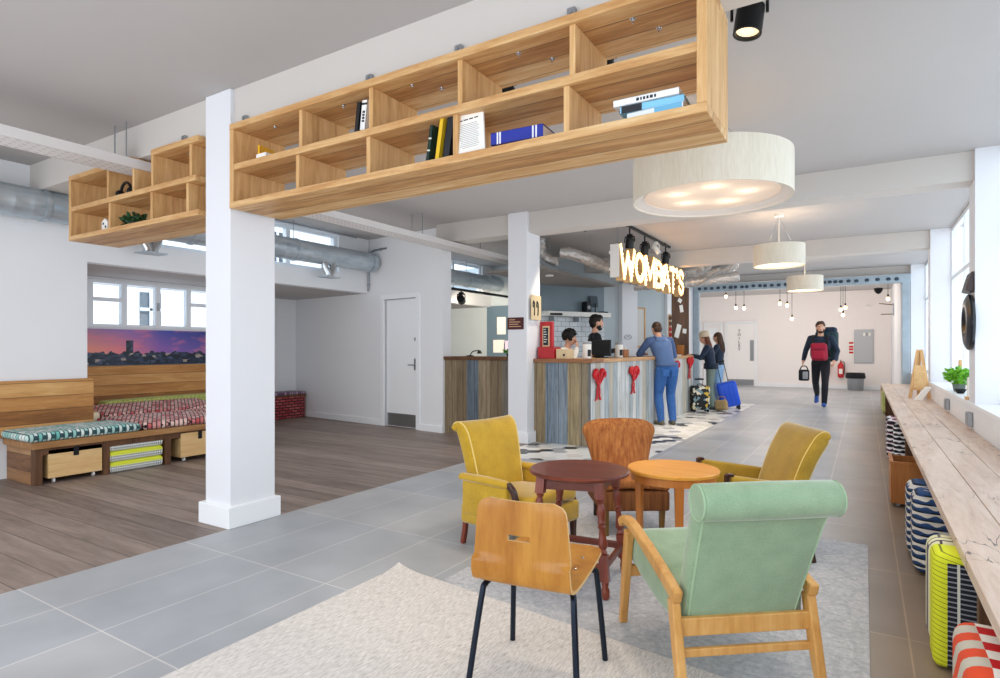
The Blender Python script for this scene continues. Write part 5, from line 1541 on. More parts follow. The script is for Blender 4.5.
BLKC = fabric('black_cloth', '#15161a', '#24262c', 80, .9, .1)
NAVYC = fabric('navy_jacket', '#172436', '#24364c', 60, .8, .15)
BLUEH = fabric('blue_hoodie', '#405987', '#58739f', 70, .9, .2)
JEANS = fabric('blue_jeans', '#1f4a86', '#3a6db0', 50, .85, .1)
JEANSL = fabric('light_jeans', '#7ba6cf', '#a5c4e0', 50, .85, .1)
JEANSG = fabric('grey_green_jeans', '#66766f', '#82918a', 50, .85, .1)
WHITEC = fabric('white_shirt', '#d9d6d2', '#efece8', 60, .9, .1)
HAIRB = plain('black_hair', '#14110f', .55, var=.3, vscale=60)
HAIRBR = plain('brown_hair', '#4a3020', .55, var=.35, vscale=60)
HAIRA = plain('auburn_hair', '#6e3a1e', .5, var=.4, vscale=50)
SHOED = plain('dark_shoe', '#2a2b2c', .5)
SHOEB = plain('blue_trainer', '#2c57a8', .5)
for k in ('skin',): pass
BASE = dict(skin=SKIN)

# receptionist in black, standing behind the desk
person('person in a black top with dark hair standing behind the desk, looking right', (-3.72, 9.0, 0), facing((.82, .57)), 1.79,
       {'elR': (.25, .06, 1.16), 'wrR': (.16, .27, 1.20), 'elL': (-.25, .06, 1.16), 'wrL': (-.12, .29, 1.2)},
       dict(BASE, top=BLKC, bottom=BLKC, shoe=SHOED, hair=HAIRB), 'full', 0, -.08, handn={'L': (0, 0, -1), 'R': (0, 0, -1)}, beard=True)
# seated colleague with curly hair
person('person with curly black hair and a white top seated low behind the desk', (-3.98, 8.42, 0), facing((.95, .1)), 1.70,
       {'pelvis': (0, -.05, .80), 'waist': (0, -.03, .94), 'chest': (0, 0, 1.12), 'neckb': (0, .03, 1.29), 'neck': (0, .05, 1.36), 'head': (0, .08, 1.465),
        'shL': (-.165, .02, 1.25), 'shR': (.165, .02, 1.25), 'elL': (-.22, .17, 1.02), 'wrL': (-.1, .34, 1.15), 'elR': (.18, .22, 1.10), 'wrR': (.07, .215, 1.30),
        'hipL': (-.09, -.03, .78), 'hipR': (.09, -.03, .78), 'knL': (-.12, .38, .76), 'knR': (.12, .38, .76), 'anL': (-.12, .36, .36), 'anR': (.12, .36, .36), 'toeL': (-.13, .52, .31), 'toeR': (.13, .52, .31)},
       dict(BASE, top=WHITEC, bottom=BLKC, shoe=SHOED, hair=HAIRB), 'curly', .1, -.1, handn={'L': (0, 0, -1), 'R': (0, -1, 0)}, female=True)
so = thing('stool', 'tall stool behind the desk under the seated person', 'stool', (-4.03, 8.42, 0))
MB().lathe([(.001, .62), (.17, .62), (.18, .64), (.17, .67), (.001, .67)], (0, 0, 0), 28).build('seat', BLK, so)
for d in dirs: MB().tube([(d[0]*.15, d[1]*.15, 0), (d[0]*.11, d[1]*.11, .625)], .012, 8).build('leg', CHROME, so)
MB().tube([(.135*math.cos(2*PI*k/24)*1.35, .135*math.sin(2*PI*k/24)*1.35, .28) for k in range(24)], .009, 6, True).build('foot_ring', CHROME, so)

# man in the blue hoodie leaning on the desk
r, J, hp, s, HM = person('person in a blue hoodie and jeans leaning on the desk, seen from behind', (-2.80, 9.78, 0), facing((-.62, .78)), 1.74,
       {'pelvis': (.03, .0, .94), 'waist': (.0, .03, 1.08), 'chest': (-.03, .10, 1.27), 'neckb': (-.05, .16, 1.43), 'neck': (-.05, .20, 1.50), 'head': (-.055, .25, 1.60),
        'shL': (-.23, .14, 1.39), 'shR': (.14, .15, 1.39), 'elL': (-.36, .27, 1.17), 'wrL': (-.20, .46, 1.18), 'elR': (.26, .24, 1.14), 'wrR': (.12, .42, 1.18),
        'hipL': (-.06, .0, .92), 'hipR': (.12, .0, .92), 'knL': (-.10, .05, .50), 'knR': (.10, .03, .50), 'anL': (-.10, -.06, .085), 'anR': (.10, -.07, .085), 'toeL': (-.14, .11, .035), 'toeR': (.13, .10, .035)},
       dict(BASE, top=BLUEH, bottom=JEANS, legs=1.14, shoe=plain('olive_shoe', '#5a5848', .7), hair=HAIRBR), 'short', .1, -.25, bulk=1.1, handn={'L': (0, 0, -1), 'R': (0, 0, -1)})
hd = MB()
nb = J['neckb']
hd.rings([[nb+V((.085*k*math.cos(a), .075*k*math.sin(a)-.02-dz*.4, dz+.03*math.sin(a))) for a in [2*PI*q/24 for q in range(24)]] for k, dz in ((.8, -.06), (1.25, -.03), (1.35, .01), (1.2, .04), (.95, .05), (.85, .02))])
hd.ell(nb+V((0, -.10, -.05)), (.10, .055, .085), 18, 12)
hd.build('hood', BLUEH, r, sharp=3)
hb = MB().rings([[J['pelvis']+V((0, 0, dz))+V((.185*k*math.cos(a), .14*k*math.sin(a), 0)) for a in [2*PI*q/28 for q in range(28)]] for dz, k in ((.035, .98), (.03, 1.02), (.06, 1.03), (.095, .98))], cap=False)
hb.build('hem_band', BLUEH, r, sharp=3)
for sg_ in (-1, 1):
    MB().box(.03+sg_*.075-.055, .03+sg_*.075+.055, -.142, -.128, .80, .91).build('back_pocket', JEANS, r, False, .006)

# woman in the beige hat at the end of the desk
r, J, hp, s, HM = person('person in dark jacket and beige knitted hat, long auburn hair, at desk end', (-2.70, 12.74, 0), facing((-.93, -.1)), 1.60,
       {'waist': (0, .02, 1.09), 'chest': (0, .05, 1.27), 'neckb': (0, .08, 1.44), 'neck': (0, .11, 1.51), 'head': (0, .15, 1.61), 'shL': (-.165, .07, 1.40), 'shR': (.165, .07, 1.40),
        'elL': (-.23, .20, 1.16), 'wrL': (-.13, .38, 1.22), 'elR': (.23, .20, 1.16), 'wrR': (.12, .38, 1.22)},
       dict(BASE, top=NAVYC, bottom=JEANSG, shoe=SHOED, hair=HAIRA), 'long', 0, -.15, female=True, bulk=1.08, handn={'L': (0, 0, -1), 'R': (0, 0, -1)})
HATM = fabric('beige_knit', '#b9a78c', '#d8c9b0', 90, 1, .1)
h = MB()
h.rings([[hp(.094*k*math.cos(a), .108*k*math.sin(a)-.012, z) for a in [2*PI*q/24 for q in range(24)]] for k, z in ((1.0, .025), (1.05, .03), (1.05, .065), (1.01, .075), (1.02, .10), (.9, .14), (.6, .165), (.15, .172))])
hat = h.build('hat', HATM, r, sharp=2)
MB().rings([[J['pelvis']+V((0, 0, dz))+V((.19*k*math.cos(a), .145*k*math.sin(a), 0)) for a in [2*PI*q/28 for q in range(28)]] for dz, k in ((-.02, .98), (-.03, 1.02), (.05, 1.0), (.09, .96))], cap=False).build('jacket_hem', NAVYC, r, sharp=3)

r, J, hp, s, HM = person('person in light blue jeans with long brown hair, behind the one in the hat', (-2.66, 13.28, 0), facing((-.9, .1)), 1.60,
       {'elL': (-.23, .12, 1.14), 'wrL': (-.14, .33, 1.18), 'elR': (.23, .12, 1.14), 'wrR': (.13, .33, 1.18)},
       dict(BASE, top=NAVYC, bottom=JEANSL, shoe=SHOED, hair=HAIRBR), 'long', 0, -.1, female=True, handn={'L': (0, 0, -1), 'R': (0, 0, -1)})

# walker with packs
r, J, hp, s, HM = person('person in dark clothes with beard and backpacks walking towards the viewer', (-.80, 14.6, 0), facing((-.08, -1)), 1.83,
       {'knL': (-.10, .16, .52), 'anL': (-.09, .20, .095), 'toeL': (-.10, .37, .06), 'knR': (.10, -.02, .50), 'anR': (.12, -.36, .25), 'toeR': (.13, -.29, .07),
        'hipL': (-.088, .03, .92), 'hipR': (.088, -.03, .92), 'elR': (.29, -.06, 1.16), 'wrR': (.31, .10, .95), 'elL': (-.30, -.03, 1.15), 'wrL': (-.27, .17, .95)},
       dict(BASE, top=NAVYC, bottom=BLKC, shoe=SHOEB, hair=HAIRBR), 'full', .15, 0, bulk=1.12, beard=True)
bpk = thing('backpack', 'big dark teal backpack on the back of the walking person', 'backpack', (-.80, 14.6, .95), facing((-.08, -1)))
TEALC = fabric('dark_teal_cloth', '#1b3338', '#2a474c', 60, .8, .1)
MB().rbox(-.30, .14, -.42, -.15, .02, .70, .07, 4, (2, 2, 3)).build('pack_body', TEALC, bpk)
MB().rbox(-.27, .12, -.44, -.16, .64, .78, .05, 4).build('pack_lid', NAVYC, bpk)
MB().rbox(-.13, .13, -.48, -.40, .08, .34, .035, 3).build('pocket', TEALC, bpk)
for sg_ in (-1, 1):
    MB().bar(spl([(sg_*.11, -.16, .56), (sg_*.13, -.02, .60), (sg_*.14, .12, .52), (sg_*.15, .16, .35), (sg_*.17, .05, .16), (sg_*.16, -.15, .1)], 5), (1, 0, 0), .05, .016).build('strap', BLKC, bpk, sharp=2)
fpk = thing('backpack', 'red day pack worn on the chest of the walking person', 'backpack', (-.80, 14.6, 1.0), facing((-.08, -1)))
REDC = fabric('crimson_cloth', '#8f1530', '#b3203e', 60, .8, .1)
MB().rbox(-.16, .16, .155, .32, .0, .38, .07, 4, (2, 2, 3), lambda p: V((p.x+.05*(p.z-.2), p.y, p.z))).build('pack_body', REDC, fpk)
MB().rbox(-.12, .12, .29, .36, .03, .2, .03, 3).build('pocket', REDC, fpk)
MB().tube([(-.13, .318, .23), (0, .345, .25), (.14, .318, .23)], .006, 6).build('zip', BLKC, fpk)
cb2 = thing('camera_bag', 'black and white bag hanging from the hand of the walking person', 'bag', (-1.115, 14.47, .56))
MB().rbox(-.10, .10, -.09, .09, 0, .24, .03, 3).build('bag_body', BLKC, cb2)
MB().rbox(-.02, .085, -.105, -.08, .04, .2, .01, 2).build('bottle_pocket', GREYB, cb2)
MB().tube(spl([(-.08, 0, .23), (-.04, 0, .31), (.04, 0, .31), (.08, 0, .23)], 5), .012, 8).build('handle', BLKC, cb2)

# luggage by the desk
su = thing('suitcase', 'black cream and yellow patterned cabin suitcase standing by the desk', 'suitcase', (-2.78, 12.12, 0), .5)
PATT, nt, b = newmat('patchwork')
vv = nd(nt, 'ShaderNodeTexVoronoi', {'Vector': coords(nt), 'Scale': 17}, distance='MANHATTAN')
nt.links.new(ramp(nt, nd(nt, 'ShaderNodeSeparateXYZ', {0: vv.outputs['Color']}).outputs[0], [(0, '#15161a'), (.42, '#e8dfc8'), (.62, '#15161a'), (.76, '#d8b23e'), (.88, '#7c98a0')], 'CONSTANT'), b.inputs['Base Color'])
MB().rbox(-.17, .17, -.11, .11, .045, .52, .035, 3).build('shell', PATT, su)
MB().rbox(-.174, .174, -.02, .02, .04, .525, .03, 3).build('zip_band', BLK, su)
for sx in (-1, 1):
    MB().tube([(sx*.07, .06, .5), (sx*.07, .06, .64)], .007, 8).build('handle_tube', STEEL, su)
    for sy in (-1, 1):
        c = MB().lathe([(.024, -.01), (.024, .01)], (sx*.13, sy*.08, .025), 14, Matrix.Rotation(PI/2, 3, 'X')).build('wheel', BLK, su)
        MB().box(sx*.13-.02, sx*.13+.02, sy*.08-.014, sy*.08+.014, .03, .055).build('wheel_housing', BLK, c, False)
MB().rbox(-.09, .09, .045, .075, .63, .665, .01, 2).build('handle_grip', BLK, su)
MB().tube(spl([(-.06, 0, .52), (-.04, 0, .55), (.04, 0, .55), (.06, 0, .52)], 4), .009, 8).build('carry_handle', BLK, su)
sb = thing('suitcase', 'bright blue hard trolley suitcase tilted beside the people at the desk', 'suitcase', (-2.37, 13.05, 0), .35)
BLUES = plain('bright_blue_shell', '#1f56d8', .4)
S4 = Matrix.Translation((.0, 0, .05)) @ Matrix.Rotation(-.22, 4, 'Y')
m = MB().rbox(-.2, .2, -.13, .13, 0.0, .52, .05, 4); m.xform(S4); m.build('shell', BLUES, sb)
m = MB()
for x in (-.12, -.04, .04, .12): m.rbox(x-.012, x+.012, -.137, -.125, .06, .46, .005, 2)
m.xform(S4); m.build('ribs', BLUES, sb)
for sx in (-1, 1):
    m = MB().tube([(sx*.07, .05, .5), (sx*.07, .05, .95)], .008, 8); m.xform(S4); m.build('handle_tube', BLK, sb)
    for sy in (-1, 1):
        m = MB().lathe([(.028, -.01), (.028, .01)], (sx*.15, sy*.09, .028), 14, Matrix.Rotation(PI/2, 3, 'X')).build('wheel', BLK, sb)
        MB().box(sx*.15-.018, sx*.15+.018, sy*.09-.016, sy*.09+.016, .03, .10).build('wheel_housing', BLK, m, False)
m = MB().rbox(-.09, .09, .035, .065, .94, .975, .01, 2); m.xform(S4); m.build('handle_grip', BLK, sb)
tb = thing('bag', 'small tan bag slumped on the floor beside the blue suitcase', 'bag', (-2.50, 12.78, 0))
TAN = fabric('tan_canvas', '#9c8256', '#bda274', 60, .9, .1)
MB().rbox(-.13, .13, -.09, .09, 0, .2, .05, 4, (3, 3, 3), lambda p: V((p.x*(1-.5*p.z), p.y*(1-1.5*p.z), p.z+.01*math.sin(p.x*30)))).build('bag_body', TAN, tb)
MB().tube(spl([(-.08, 0, .19), (-.05, .02, .26), (.05, .02, .26), (.08, 0, .19)], 4), .009, 8).build('handle', TAN, tb)
# ------------------------------------------------------------------ reception desk
CX, CY0, CY1, CZ = -2.97, 7.04, 12.25, 1.12
ct = thing('reception_counter', 'long reception counter clad in reclaimed boards with an oak top', 'counter', (0, 0, 0))
MB().box(CX-.04, CX, CY0+.0, CY1, 0, 1.07).build('front_panel', PLANKFRONT, ct, False)
MB().box(-3.785, CX-.0405, CY0+.0, CY0+.04, 0, 1.07).build('end_panel', PLANKEND, ct, False)
MB().box(CX-.62, CX-.05, CY1-.04, CY1, 0, 1.07).build('end_panel', PLANKEND, ct, False)
MB().box(CX-.62, CX+.03, CY0+.36, CY1+.02, 1.07, CZ).build('worktop', COUNTERTOP, ct, False, .005)
MB().box(-3.785, CX+.03, CY0-.03, CY0+.358, 1.07, CZ).build('worktop', COUNTERTOPX, ct, False, .005)
MB().box(CX-.62, CX-.60, CY0+.4, CY1-.05, 0, 1.07).build('back_panel', DARKW, ct, False)
c2 = thing('reception_counter', 'shorter board-clad counter in the nook left of the white column', 'counter', (0, 0, 0))
PLANKEND2 = plankmat('reclaimed_boards_dark', 0, .2, [(0, '#98876c'), (.17, '#8a785f'), (.33, '#6f7c8a'), (.5, '#a5947a'), (.66, '#8c7b62'), (.83, '#858075')], span=(-5.335, -4.125))
MB().box(-5.335, -4.125, 7.10, 7.14, 0, 1.09).build('front_panel', PLANKEND2, c2, False)
MB().box(-5.335, -4.125, 7.07, 7.6, 1.09, 1.14).build('worktop', DARKW, c2, False, .005)
MB().box(-5.335, -5.30, 7.14, 7.6, 0, 1.09).build('side_panel', DARKW, c2, False)
# red bows pinned along the front
def bow(label, y, z, h, sd):
    rnd = random.Random(sd)
    t = thing('ribbon_bow', label, 'bow', (CX+.004, y, z))
    RD = plain('red_ribbon', '#c4141f', .45)
    for s in (-1, 1):
        MB().tube(spl([(.015, 0, h*.5), (.03, s*.09, h*.66+rnd.uniform(-.02, .03)), (.03, s*.17, h*.84), (.025, s*.10, h*.98), (.02, s*.03, h*.72), (.02, 0, h*.52)], 5), [.018]*8+[.03]*12+[.018]*6, 8).build('loop', RD, t, sharp=3)
        MB().bar(spl([(.012, 0, h*.52), (.014, s*.04, h*.35), (.012, s*.05+rnd.uniform(-.02, .02), h*.15), (.01, s*.08, 0)], 5), (0, 1, 0), [.035+.03*i/15 for i in range(16)], .006).build('tail', RD, t, sharp=3)
    MB().ell((.02, 0, h*.54), (.02, .032, .032), 12, 8).build('knot', RD, t)
bow('first red ribbon bow on the counter front, nearest its brown end', 7.26, .58, .40, 1)
bow('second red ribbon bow on the counter front, left of the hooded person', 8.63, .58, .40, 2)
bow('third red ribbon bow on the counter front, right of the hooded person', 10.96, .62, .40, 3)
bow('last red ribbon bow on the counter front, by the patterned suitcase', 12.0, .66, .42, 4)

# things on the counter
rs = thing('display_stand', 'red countertop display stand with a small framed chalkboard', 'display', (-3.76, 7.09, CZ+.001))
MB().box(0, .24, 0, .22, 0, .155).build('base', RED, rs, False, .006)
MB().box(-.02, .17, .10, .16, .155, .5).build('back_board', RED, rs, False, .006)
fr_ = MB().box(.03, .13, .08, .099, .16, .44).build('frame', BEIGEB, rs, False, .003)
MB().box(.042, .118, .0785, .082, .18, .42).build('chalkboard', plain('chalk_black', '#262c33', .8), fr_, False)
lc = MB()
for i in range(6): lc.box(.05, .05+random.uniform(.03, .06), .0775, .0785, .39-i*.034, .40-i*.034)
lc.build('chalk_lines', PAPER, fr_, False)
bx = thing('card_box', 'beige card box beside the red display stand', 'box', (-3.50, 7.12, CZ+.001))
MB().box(0, .17, 0, .2, 0, .13).build('body', BEIGEB, bx, False, .004)
MB().box(.10, .13, -.002, 0, .035, .065).build('mark', INK, bx, False)
cd2 = thing('poster', 'cream card printed with two dark hooks on the side of the white column', 'poster', (-3.762, 6.9, 1.64))
MB().box(0, .006, 0, .28, 0, .33).build('card', plain('cream_card', '#cdbb97', .8), cd2, False)
for yy in (.08, .18):
    MB().tube(spl([(.008, yy, .06), (.008, yy+.01, .2), (.008, yy-.02, .25), (.008, yy-.035, .2), (.008, yy-.02, .17)], 5), .009, 6).build('hook_print', INK, cd2)
pq2 = thing('plaque', 'dark red notice plaque on the front of the far white column', 'plaque', (-4.085, 6.835, 1.51))
MB().box(0, .25, -.006, .002, 0, .16).build('board', plain('maroon', '#4a1a1c', .5), pq2, False)
pl = MB()
for i, (a, c) in enumerate(((.03, .12), (.03, .2), (.03, .17), (.03, .21))): pl.box(a, c, -.008, -.006, .125-i*.03, .135-i*.03)
pl.build('printed_lines', plain('cream_print', '#d8b08c', .6), pq2, False)
def canister(label, x, y):
    t = thing('canister', label, 'canister', (x, y, CZ+.001))
    MB().lathe([(.055, 0), (.058, .01), (.058, .2), (.055, .21)], (0, 0, 0), 24).build('body', PAPER, t)
    MB().lathe([(.059, .195), (.06, .225), (.05, .232), (.001, .232)], (0, 0, 0), 24).build('lid', GREYB, t)
    q = MB()
    a0 = -1.05
    for k in range(8):
        a, c = a0+k*.13, a0+(k+1)*.13
        q.quad(*[V((.0588*math.cos(w), .0588*math.sin(w), z)) for w, z in ((a, .03), (c, .03), (c, .12), (a, .12))])
    q.build('label', INK, t)
    return t
canister('white canister with dark label left of the black monitor', -3.2, 7.46)
canister('white canister with dark label right of the black monitor', -3.2, 8.69)
mo = thing('monitor', 'black computer screen seen from behind on the counter', 'monitor', (-3.22, 8.02, CZ+.001), -.5)
MB().box(-.2, .2, -.015, .02, .03, .26).build('screen', BLK, mo, False, .008)
MB().box(-.03, .03, .0, .03, 0, .05).build('stand', BLK, mo, False)
MB().lathe([(.1, 0), (.1, .012)], (0, .01, 0), 24).build('base', BLK, mo)
wb = thing('wooden_box', 'small open wooden box on the counter beside the canister', 'box', (-3.3, 8.98, CZ+.001))
MB().box(-.08, .08, 0, .012, 0, .12).box(-.08, .08, .2, .212, 0, .12).box(-.08, -.068, .012, .2, 0, .12).box(.068, .08, .012, .2, 0, .12).box(-.068, .068, .012, .2, 0, .01).build('body', CRATEO, wb, False)
for k in range(3): MB().box(-.05, .05, .03+.05*k, .055+.05*k, .012, .16).build('leaflets', PAPER if k != 1 else BEIGEB, wb, False)
mo = thing('monitor', 'dark till screen on the counter between the customers', 'monitor', (-3.25, 11.1, CZ+.001), -.4)
MB().box(-.16, .16, -.015, .02, .03, .24).build('screen', BLK, mo, False, .006)
MB().box(-.06, .06, -.05, .08, 0, .03).build('base', BLK, mo, False, .004)
tb2 = thing('tablet_stand', 'tilted wooden tablet stand near the far end of the counter', 'stand', (-3.1, 11.85, CZ+.001), .4)
MB().box(-.07, .07, -.012, .0, .02, .22, Matrix.Rotation(.35, 4, 'X')).build('board', CRATEO, tb2, False, .004)
MB().box(-.07, .07, -.05, .06, 0, .02).build('base', CRATEO, tb2, False, .003)
pp2 = thing('paper_stack', 'loose white papers lying beside the till screen', 'paper', (-3.1, 11.45, CZ+.001), .4)
MB().box(-.1, .1, -.14, .14, 0, .012).build('sheets', PAPER, pp2, False)
MB().box(-.08, .1, -.1, .16, .012, .02, Matrix.Rotation(.2, 4, 'Z')).build('top_sheet', PAPER, pp2, False)
lp_ = thing('desk_lamp', 'small black desk lamp on the nook counter', 'lamp', (-5.05, 7.35, 1.141))
MB().lathe([(.06, 0), (.06, .012), (.01, .02)], (0, 0, 0), 20).build('base', BLK, lp_)
MB().tube(spl([(0, 0, .01), (.05, 0, .07), (.16, 0, .09)], 5), .008, 8).build('arm', BLK, lp_)
MB().lathe([(.02, .0), (.04, -.05)], (.17, 0, .09), 16).build('lamp_shade', BLK, lp_)
gb = thing('potted_plant', 'small green plant on the nook counter under the pinboard', 'plant', (-4.4, 7.4, 1.141))
MB().lathe([(.03, 0), (.04, .05), (.035, .05)], (0, 0, 0), 14).build('pot', BLKM, gb)
leafball(70, (.09, .07, .035), (0, 0, .075), .05, LEAFM, 'foliage', gb, 8)
# pinboard and papers in the nook, tall slab beside it
pb = thing('pinboard', 'blue-grey pinboard with pinned sheets in the reception nook', 'pinboard', (-7.0, 11.09, .95))
MB().box(-.15, .6, -.02, 0, 0, 1.25).build('board', plain('slate_blue', '#5f7686', .6), pb, False)
for x, z, w, h, m in ((.12, .62, .22, .38, PAPER), (.02, .22, .30, .28, PAPER), (.3, .26, .18, .22, plain('lilac_paper', '#e0d2ea', .8))):
    MB().box(x, x+w, -.026, -.02, z, z+h).build('sheet', m, pb, False)
# subway tiles, shelf and things on the back bar
ub = V((-4.59+5.36, 11.6-10.2, 0)).normalized(); vb = V((ub.y, -ub.x, 0))
MT = Matrix(((ub.x, vb.x, 0, -5.36), (ub.y, vb.y, 0, 10.2), (0, 0, 1, 0), (0, 0, 0, 1)))
TILEW, nt, b = newmat('subway_tiles')
t_ = nd(nt, 'ShaderNodeTexBrick', {'Vector': coords(nt, rot=(PI/2, 0, 0)), 'Color1': C('#c9d0d4'), 'Color2': C('#d9dee0'), 'Mortar': C('#9aa3a8'), 'Scale': 1, 'Mortar Size': .006, 'Brick Width': .2, 'Row Height': .1})
nt.links.new(t_.outputs['Color'], b.inputs['Base Color']); b.inputs['Roughness'].default_value = .25
tm = MB().box(0, 1.58, .002, .012, .9, 1.88).build('wall_back_tiles', TILEW, None, False, kind='structure'); tm.matrix_world = MT
gm = MB().box(0, 1.58, .002, .012, 2.0, 2.6).build('wall_back_upper', GREYP, None, False, kind='structure'); gm.matrix_world = MT
def barthing(name, label, cat, u, z):
    t = thing(name, label, cat); t.matrix_world = MT @ Matrix.Translation((u, .0, z)); return t
sf = barthing('wall_shelf', 'white shelf above the pale tiles behind the counter', 'shelf', 0, 1.89)
MB().box(.02, 1.56, .013, .26, 0, .09).build('board', PAPER, sf, False, .004)
for u in (.2, .8, 1.4): MB().box(u, u+.02, .02, .2, -.1, 0).build('bracket', STEEL, sf, False)
d1_ = barthing('speaker', 'dark box speaker on the white back shelf', 'speaker', .98, 1.981)
MB().box(0, .12, .05, .2, 0, .22).build('case', BLK, d1_, False, .005)
MB().lathe([(.04, 0), (.04, .006)], (.06, .2, .1), 16, Matrix.Rotation(-PI/2, 3, 'X')).build('cone', GREYB, d1_)
d2_ = barthing('tablet', 'dark tilted tablet on an arm above the white back shelf', 'tablet', 1.16, 1.981)
MB().box(0, .2, .1, .12, .1, .33, Matrix.Rotation(.15, 4, 'X')).build('screen', plain('slate_screen', '#4c5a62', .3), d2_, False, .004)
MB().tube([(.1, .12, 0), (.1, .13, .2)], .012, 8).build('arm', BLK, d2_)
hb_ = barthing('card_reader', 'black and white card reader hanging below the back shelf', 'card reader', 1.16, 1.52)
MB().box(0, .05, .2, .262, 0, .37).build('case', BLK, hb_, False, .006)
MB().box(.055, .085, .22, .255, .1, .37).build('cable_cover', PAPER, hb_, False)
d3_ = barthing('tray', 'dark shallow tray on the white back shelf', 'tray', 1.38, 1.981)
MB().box(0, .15, .05, .2, 0, .03).build('tray_body', BLK, d3_, False, .004)
d4_ = barthing('lamp_bar', 'short black bar sticking out from the back shelf by the column', 'bar', .06, 1.92)
MB().tube([(0, .26, 0), (.25, .3, 0)], .02, 8).build('rod', BLK, d4_)
# desk wall: pilaster, panel, framed mirror, dark board
uw = V((-3.31+4.59, 13.4-11.6, 0)).normalized(); vw = V((uw.y, -uw.x, 0))
MD = Matrix(((uw.x, vw.x, 0, -4.59), (uw.y, vw.y, 0, 11.6), (0, 0, 1, 0), (0, 0, 0, 1)))
def deskwall(name, mb, m, **kw):
    o = mb.build(name, m, None, False, **kw); o.matrix_world = MD @ (Matrix.Translation(kw['loc']) if kw.get('loc') else Matrix()); return o
deskwall('wall_back_pilaster', MB().box(.36, .74, 0, .12, 0, 2.62), COLM, kind='structure')
deskwall('wall_back_mullion', MB().box(1.55, 1.66, 0, .08, 0, 2.62), TRIM, kind='structure')
fm = thing('wall_mirror', 'narrow pale mirror in a thin wooden frame behind the counter', 'mirror'); fm.matrix_world = MD @ Matrix.Translation((.78, .01, 1.32))
MB().box(0, .2, 0, .012, 0, .78).build('glass', plain('pale_mirror', '#cfcfca', .4, 0), fm, False)
MB().box(-.03, 0, 0, .03, -.03, .81).box(.2, .23, 0, .03, -.03, .81).box(0, .2, 0, .03, -.03, 0).box(0, .2, 0, .03, .78, .81).build('frame', OAKV, fm, False, .003)
db = thing('notice_board', 'dark brown notice board with pinned papers behind the counter', 'notice board'); db.matrix_world = MD @ Matrix.Translation((1.72, .01, 1.1))
MB().box(0, .46, 0, .02, 0, 1.5).build('board', DARKW, db, False)
for x, z, w, h, r_ in ((.05, .42, .12, .3, .3), (.22, .95, .09, .16, -.2), (.14, 1.2, .1, .09, .5), (.28, .5, .1, .1, .1)):
    q = MB().box(0, w, .021, .026, 0, h, Matrix.Rotation(r_, 4, 'Y')).xform(Matrix.Translation((x, 0, z))).build('sheet', PAPER, db, False)
ph = thing('wall_hook', 'row of dark coats and tags hanging by the white mullion', 'hooks'); ph.matrix_world = MD @ Matrix.Translation((1.575, .082, 1.5))
MB().box(0, .06, 0, .015, 0, .5).build('rail', OAKV, ph, False)
for z in (.42, .3, .18, .06): MB().ell((.03, .03, z), (.035, .02, .05), 10, 8).build('tag', DARKW if z > .2 else RED, ph)
wl = thing('wall_logo', 'small dark round emblem on the white pilaster behind the counter', 'emblem'); wl.matrix_world = MD @ Matrix.Translation((.5, .122, 1.5))
MB().tube([(.09*math.cos(2*PI*k/20), 0, .045*math.sin(2*PI*k/20)) for k in range(20)], .008, 6, True).tube([(-.05, 0, -.01), (.0, 0, .02), (.05, 0, -.01)], .008, 6).build('emblem_lines', GREYB, wl)

# ------------------------------------------------------------------ lobby things
nb_ = thing('notice_board', 'grey notice board with a few small sheets on the lobby wall', 'notice board', (-.24, 21.46, .83))
MB().box(0, .47, 0, .035, 0, 1.0).build('board', plain('grey_felt', '#b9bcbf', .8), nb_, False)
MB().box(-.02, .49, .005, .038, -.02, 0).box(-.02, .49, .005, .038, 1.0, 1.02).box(-.02, 0, .005, .038, 0, 1.0).box(.47, .49, .005, .038, 0, 1.0).build('frame', STEEL, nb_, False)
for x in (.22, .29, .36): MB().box(x, x+.05, -.005, 0, .82, .92).build('sheet', PAPER if x != .29 else GREYB, nb_, False)
def exting(label, x, z):
    t = thing('fire_extinguisher', label, 'fire extinguisher', (x, 21.408, z))
    MB().lathe([(.05, 0), (.085, .02), (.085, .38), (.06, .44), (.03, .46), (.03, .5)], (0, 0, 0), 24).build('cylinder', plain('extinguisher_red', '#c4161c', .3), t)
    MB().box(-.015, .015, -.08, .03, .5, .53).box(-.015, .015, -.09, .0, .54, .56).build('valve_lever', BLK, t, False)
    MB().tube(spl([(.03, 0, .5), (.09, -.02, .48), (.10, -.03, .3), (.09, -.03, .1)], 5), .012, 8).build('hose', BLK, t)
    MB().box(-.05, .05, -.088, -.08, .12, .28).build('label', PAPER, t, False)
exting('red fire extinguisher on the lobby wall, the one nearer the bin', -.62, .35)
exting('red fire extinguisher half hidden behind the walking person', -1.02, .35)
es = thing('safety_sign', 'small white and red safety sign above the fire extinguisher', 'sign', (-.44, 21.49, 1.05))
MB().box(0, .2, -.008, 0, 0, .5).build('plate', PAPER, es, False)
SRED = plain('sign_red', '#c4161c', .5)
for z in (.06, .16, .24, .36): MB().box(.04, .16, -.01, -.008, z, z+.06).build('printed_mark', SRED, es, False)
s2 = thing('safety_sign', 'tiny white sign just left of the red fire sign', 'sign', (-.85, 21.49, 1.02))
MB().box(0, .16, -.008, 0, 0, .12).build('plate', PAPER, s2, False)
MB().box(.03, .13, -.01, -.008, .05, .07).build('printed_line', RED, s2, False)
bi = thing('waste_bin', 'round steel bin with a black liner by the lobby wall', 'bin', (-.22, 20.9, 0))
MB().lathe([(.20, 0), (.21, .02), (.225, .5), (.215, .5), (.2, .03)], (0, 0, 0), 32).build('drum', STEEL, bi)
